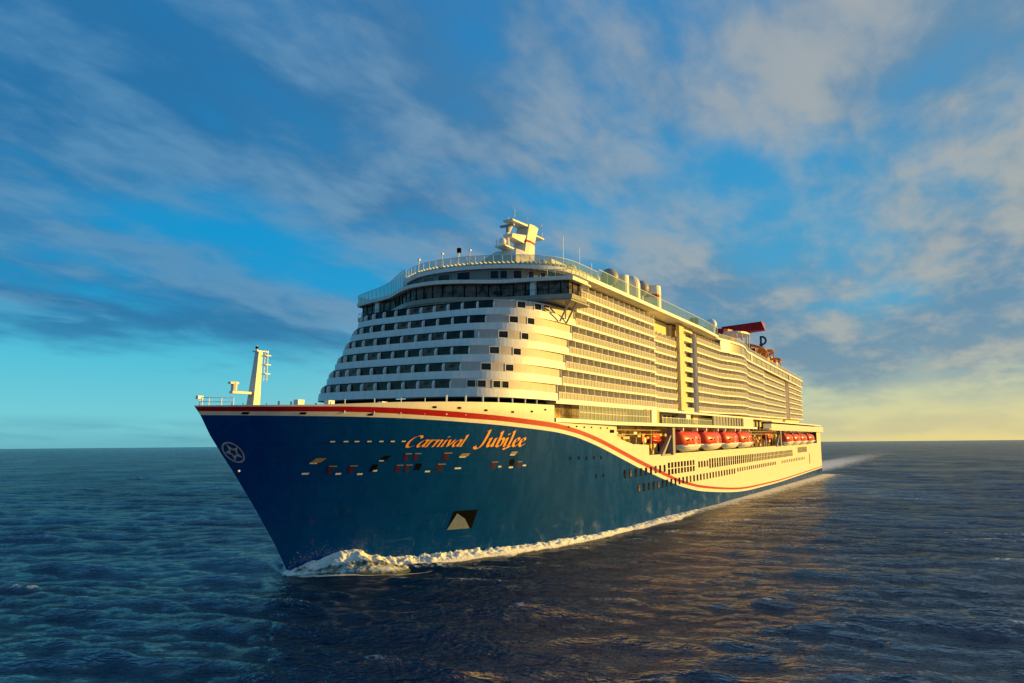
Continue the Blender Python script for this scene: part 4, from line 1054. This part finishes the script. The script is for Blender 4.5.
ca = sea.data.attributes.new('calm', 'FLOAT', 'POINT'); ca.data.foreach_set('value', lee.reshape(-1).astype(np.float32))
sea['label'] = 'dark blue choppy sea stretching to the horizon'
# wake: pale turbulent water beside and behind the hull
outer = np.interp(X, [-1, 6, 14, 60, 75, 100, 140, 200, 330, 420, 900, 1500], [0, 0, 2.2, 2.0, 5, 9, 17, 24, 28, 30, 46, 60])
outer = np.maximum(outer, np.interp(X, [-1.5, 1, 4, 9, 15, 22], [0.5, 5.0, 8.5, 9.0, 5.0, 0]))
ff = np.clip(1-dist/np.maximum(outer, .2), 0, 1)**.95
str_ = np.interp(X, [-2, 10, 14, 60, 70, 110, 330, 345, 700, 1500], [.75, .7, .95, .95, .78, .68, .72, .75, .55, .28])
ff = ff*str_*(dist > -1.5)
behind = (X > 333); yb_ = np.abs(Y)
ffb = np.clip(1.15-yb_/np.interp(X, [333, 420, 900, 1500], [28, 38, 60, 85]), 0, 1)**.9*str_
ring = np.exp(-((dist-np.interp(X, [-1, 2, 6, 10, 15, 20], [2, 6, 9.5, 9, 6, 4]))/1.3)**2)*np.interp(X, [-1.2, 0, 10, 20], [.4, .8, .6, 0])*np.clip((17-X)/9, 0, 1)
ff = np.maximum(ff, ring*(X < 20))
ff = np.where(behind, ffb, ff)
ff[((Y > 0) & ~behind) | (X < -1.2)] = 0
fmask = ff.reshape(-1)
keep = (fmask[faces].max(1) > .02) & (V[faces][:, :, 0].max(1) < 1600)
F2 = faces[keep]; uq, invx = np.unique(F2, return_inverse=True)
V2 = V[uq].copy(); V2[:, 2] += .07
wk = np_mesh('wake_foam', V2, invx.reshape(F2.shape), M['wakefoam'], fmask[uq]); wk['kind'] = 'stuff'
wk['label'] = 'pale foam wake trailing along the ship and behind its stern'

# bow wave: curling foam thrown up along the port bow
def bow_wave(side):
    xs = np.r_[np.linspace(-.8, 20, 240), np.linspace(20.2, 112, 420)]; nv = 40; VV = []; AA = []
    for x in xs:
        hh = np.interp(x, [-.8, 0, 1.8, 3.6, 5.7, 7.8, 10, 15, 28, 42, 66, 84, 112], [.4, 1.0, 2.0, 3.0, 3.6, 2.7, 1.7, 1.5, 1.2, .9, .55, .7, .25])
        ww = np.interp(x, [-.8, 0, 2, 4, 7, 10, 14, 28, 42, 66, 84, 112], [.9, 1.8, 4.8, 7.6, 8.6, 7.0, 4.0, 2.8, 2.4, 2.0, 4.2, 1.5])
        y0 = float(hb(x, .5)) if x > 0 else 0.0
        for j in range(nv+1):
            s = j/nv
            z = hh*(1-s)**1.15*(1+.9*s) if hh < 1.5 else hh*((1-s**1.5))*(1-.25*math.sin(math.pi*s))
            y = y0-.3+ww*s
            n_ = noise.fractal(Vector((x*.7, y*.7, z*.9)), .75, 2.1, 6)
            n2_ = noise.fractal(Vector((x*1.9+9, y*1.9, z*1.9)), .9, 2.1, 3)
            n3_ = noise.fractal(Vector((x*5.1, y*5.1, z*5.1+3)), .8, 2.1, 3)
            am = (.36 if side < 0 else .25)*min(1, hh)*(math.sin(math.pi*min(1, s*1.15+.08)))
            VV.append((x+.3*n2_*am, side*(y+.5*n_*am+.2*n3_*am), (z*(1 if side < 0 else .45))+am*n_*1.2+.35*n2_*am+.22*n3_*am-.03-.3*(s > .97)))
            face = np.interp(s, [0, .25, .55, .8, 1], [1, .95, .45, .55, .35]) if (0 < x < 10) else np.interp(s, [0, .7, 1], [1, .9, .4])
            AA.append(face)
    n = len(xs); id_ = np.arange(n*(nv+1)).reshape(n, nv+1)
    F = np.stack([id_[:-1, :-1], id_[1:, :-1], id_[1:, 1:], id_[:-1, 1:]], -1).reshape(-1, 4)
    if side > 0: F = F[:, ::-1]
    return np_mesh('bow_wave', np.array(VV), F, M['bowfoam'], np.array(AA))
bwv = bow_wave(-1); bwv['kind'] = 'stuff'; bwv['label'] = 'white bow wave curling off the navy bow'
bws = bow_wave(1); bws['kind'] = 'stuff'; bws['label'] = 'white bow wave on the far side of the bow'
# spray: droplets over the crest
sp2 = MB(); rg = random.Random(2)
for _ in range(500):
    x = rg.choice([rg.gauss(1.2, 1.2), rg.uniform(0, 9), rg.uniform(9, 55)]); x = max(-.6, x)
    hh = float(np.interp(x, [-.8, 0, 1.8, 3.6, 5.7, 7.8, 10, 15, 42, 66], [.2, .7, 1.6, 2.7, 3.3, 2.3, 1.25, 1.15, .7, .3]))
    z = hh*rg.uniform(.85, 1.08)+abs(rg.gauss(0, .22)) + (abs(rg.gauss(0, 1.0)) if x < 3 else 0); y = -float(hb(max(x, 0), z))-abs(rg.gauss(.15, .4)); r_ = rg.uniform(.012, .035)
    c = (x, y, z); o6 = [(r_, 0, 0), (0, r_, 0), (-r_, 0, 0), (0, -r_, 0), (0, 0, r_), (0, 0, -r_)]
    i0 = len(sp2.v); sp2.v += [(c[0]+a, c[1]+b_, c[2]+d) for a, b_, d in o6]
    for f3 in ((0, 1, 4), (1, 2, 4), (2, 3, 4), (3, 0, 4), (1, 0, 5), (2, 1, 5), (3, 2, 5), (0, 3, 5)): sp2.f.append(tuple(i0+q for q in f3)); sp2.m.append(sp2.mi('white'))
spo = sp2.build('spray'); spo['kind'] = 'stuff'; spo['label'] = 'fine white spray over the bow wave'
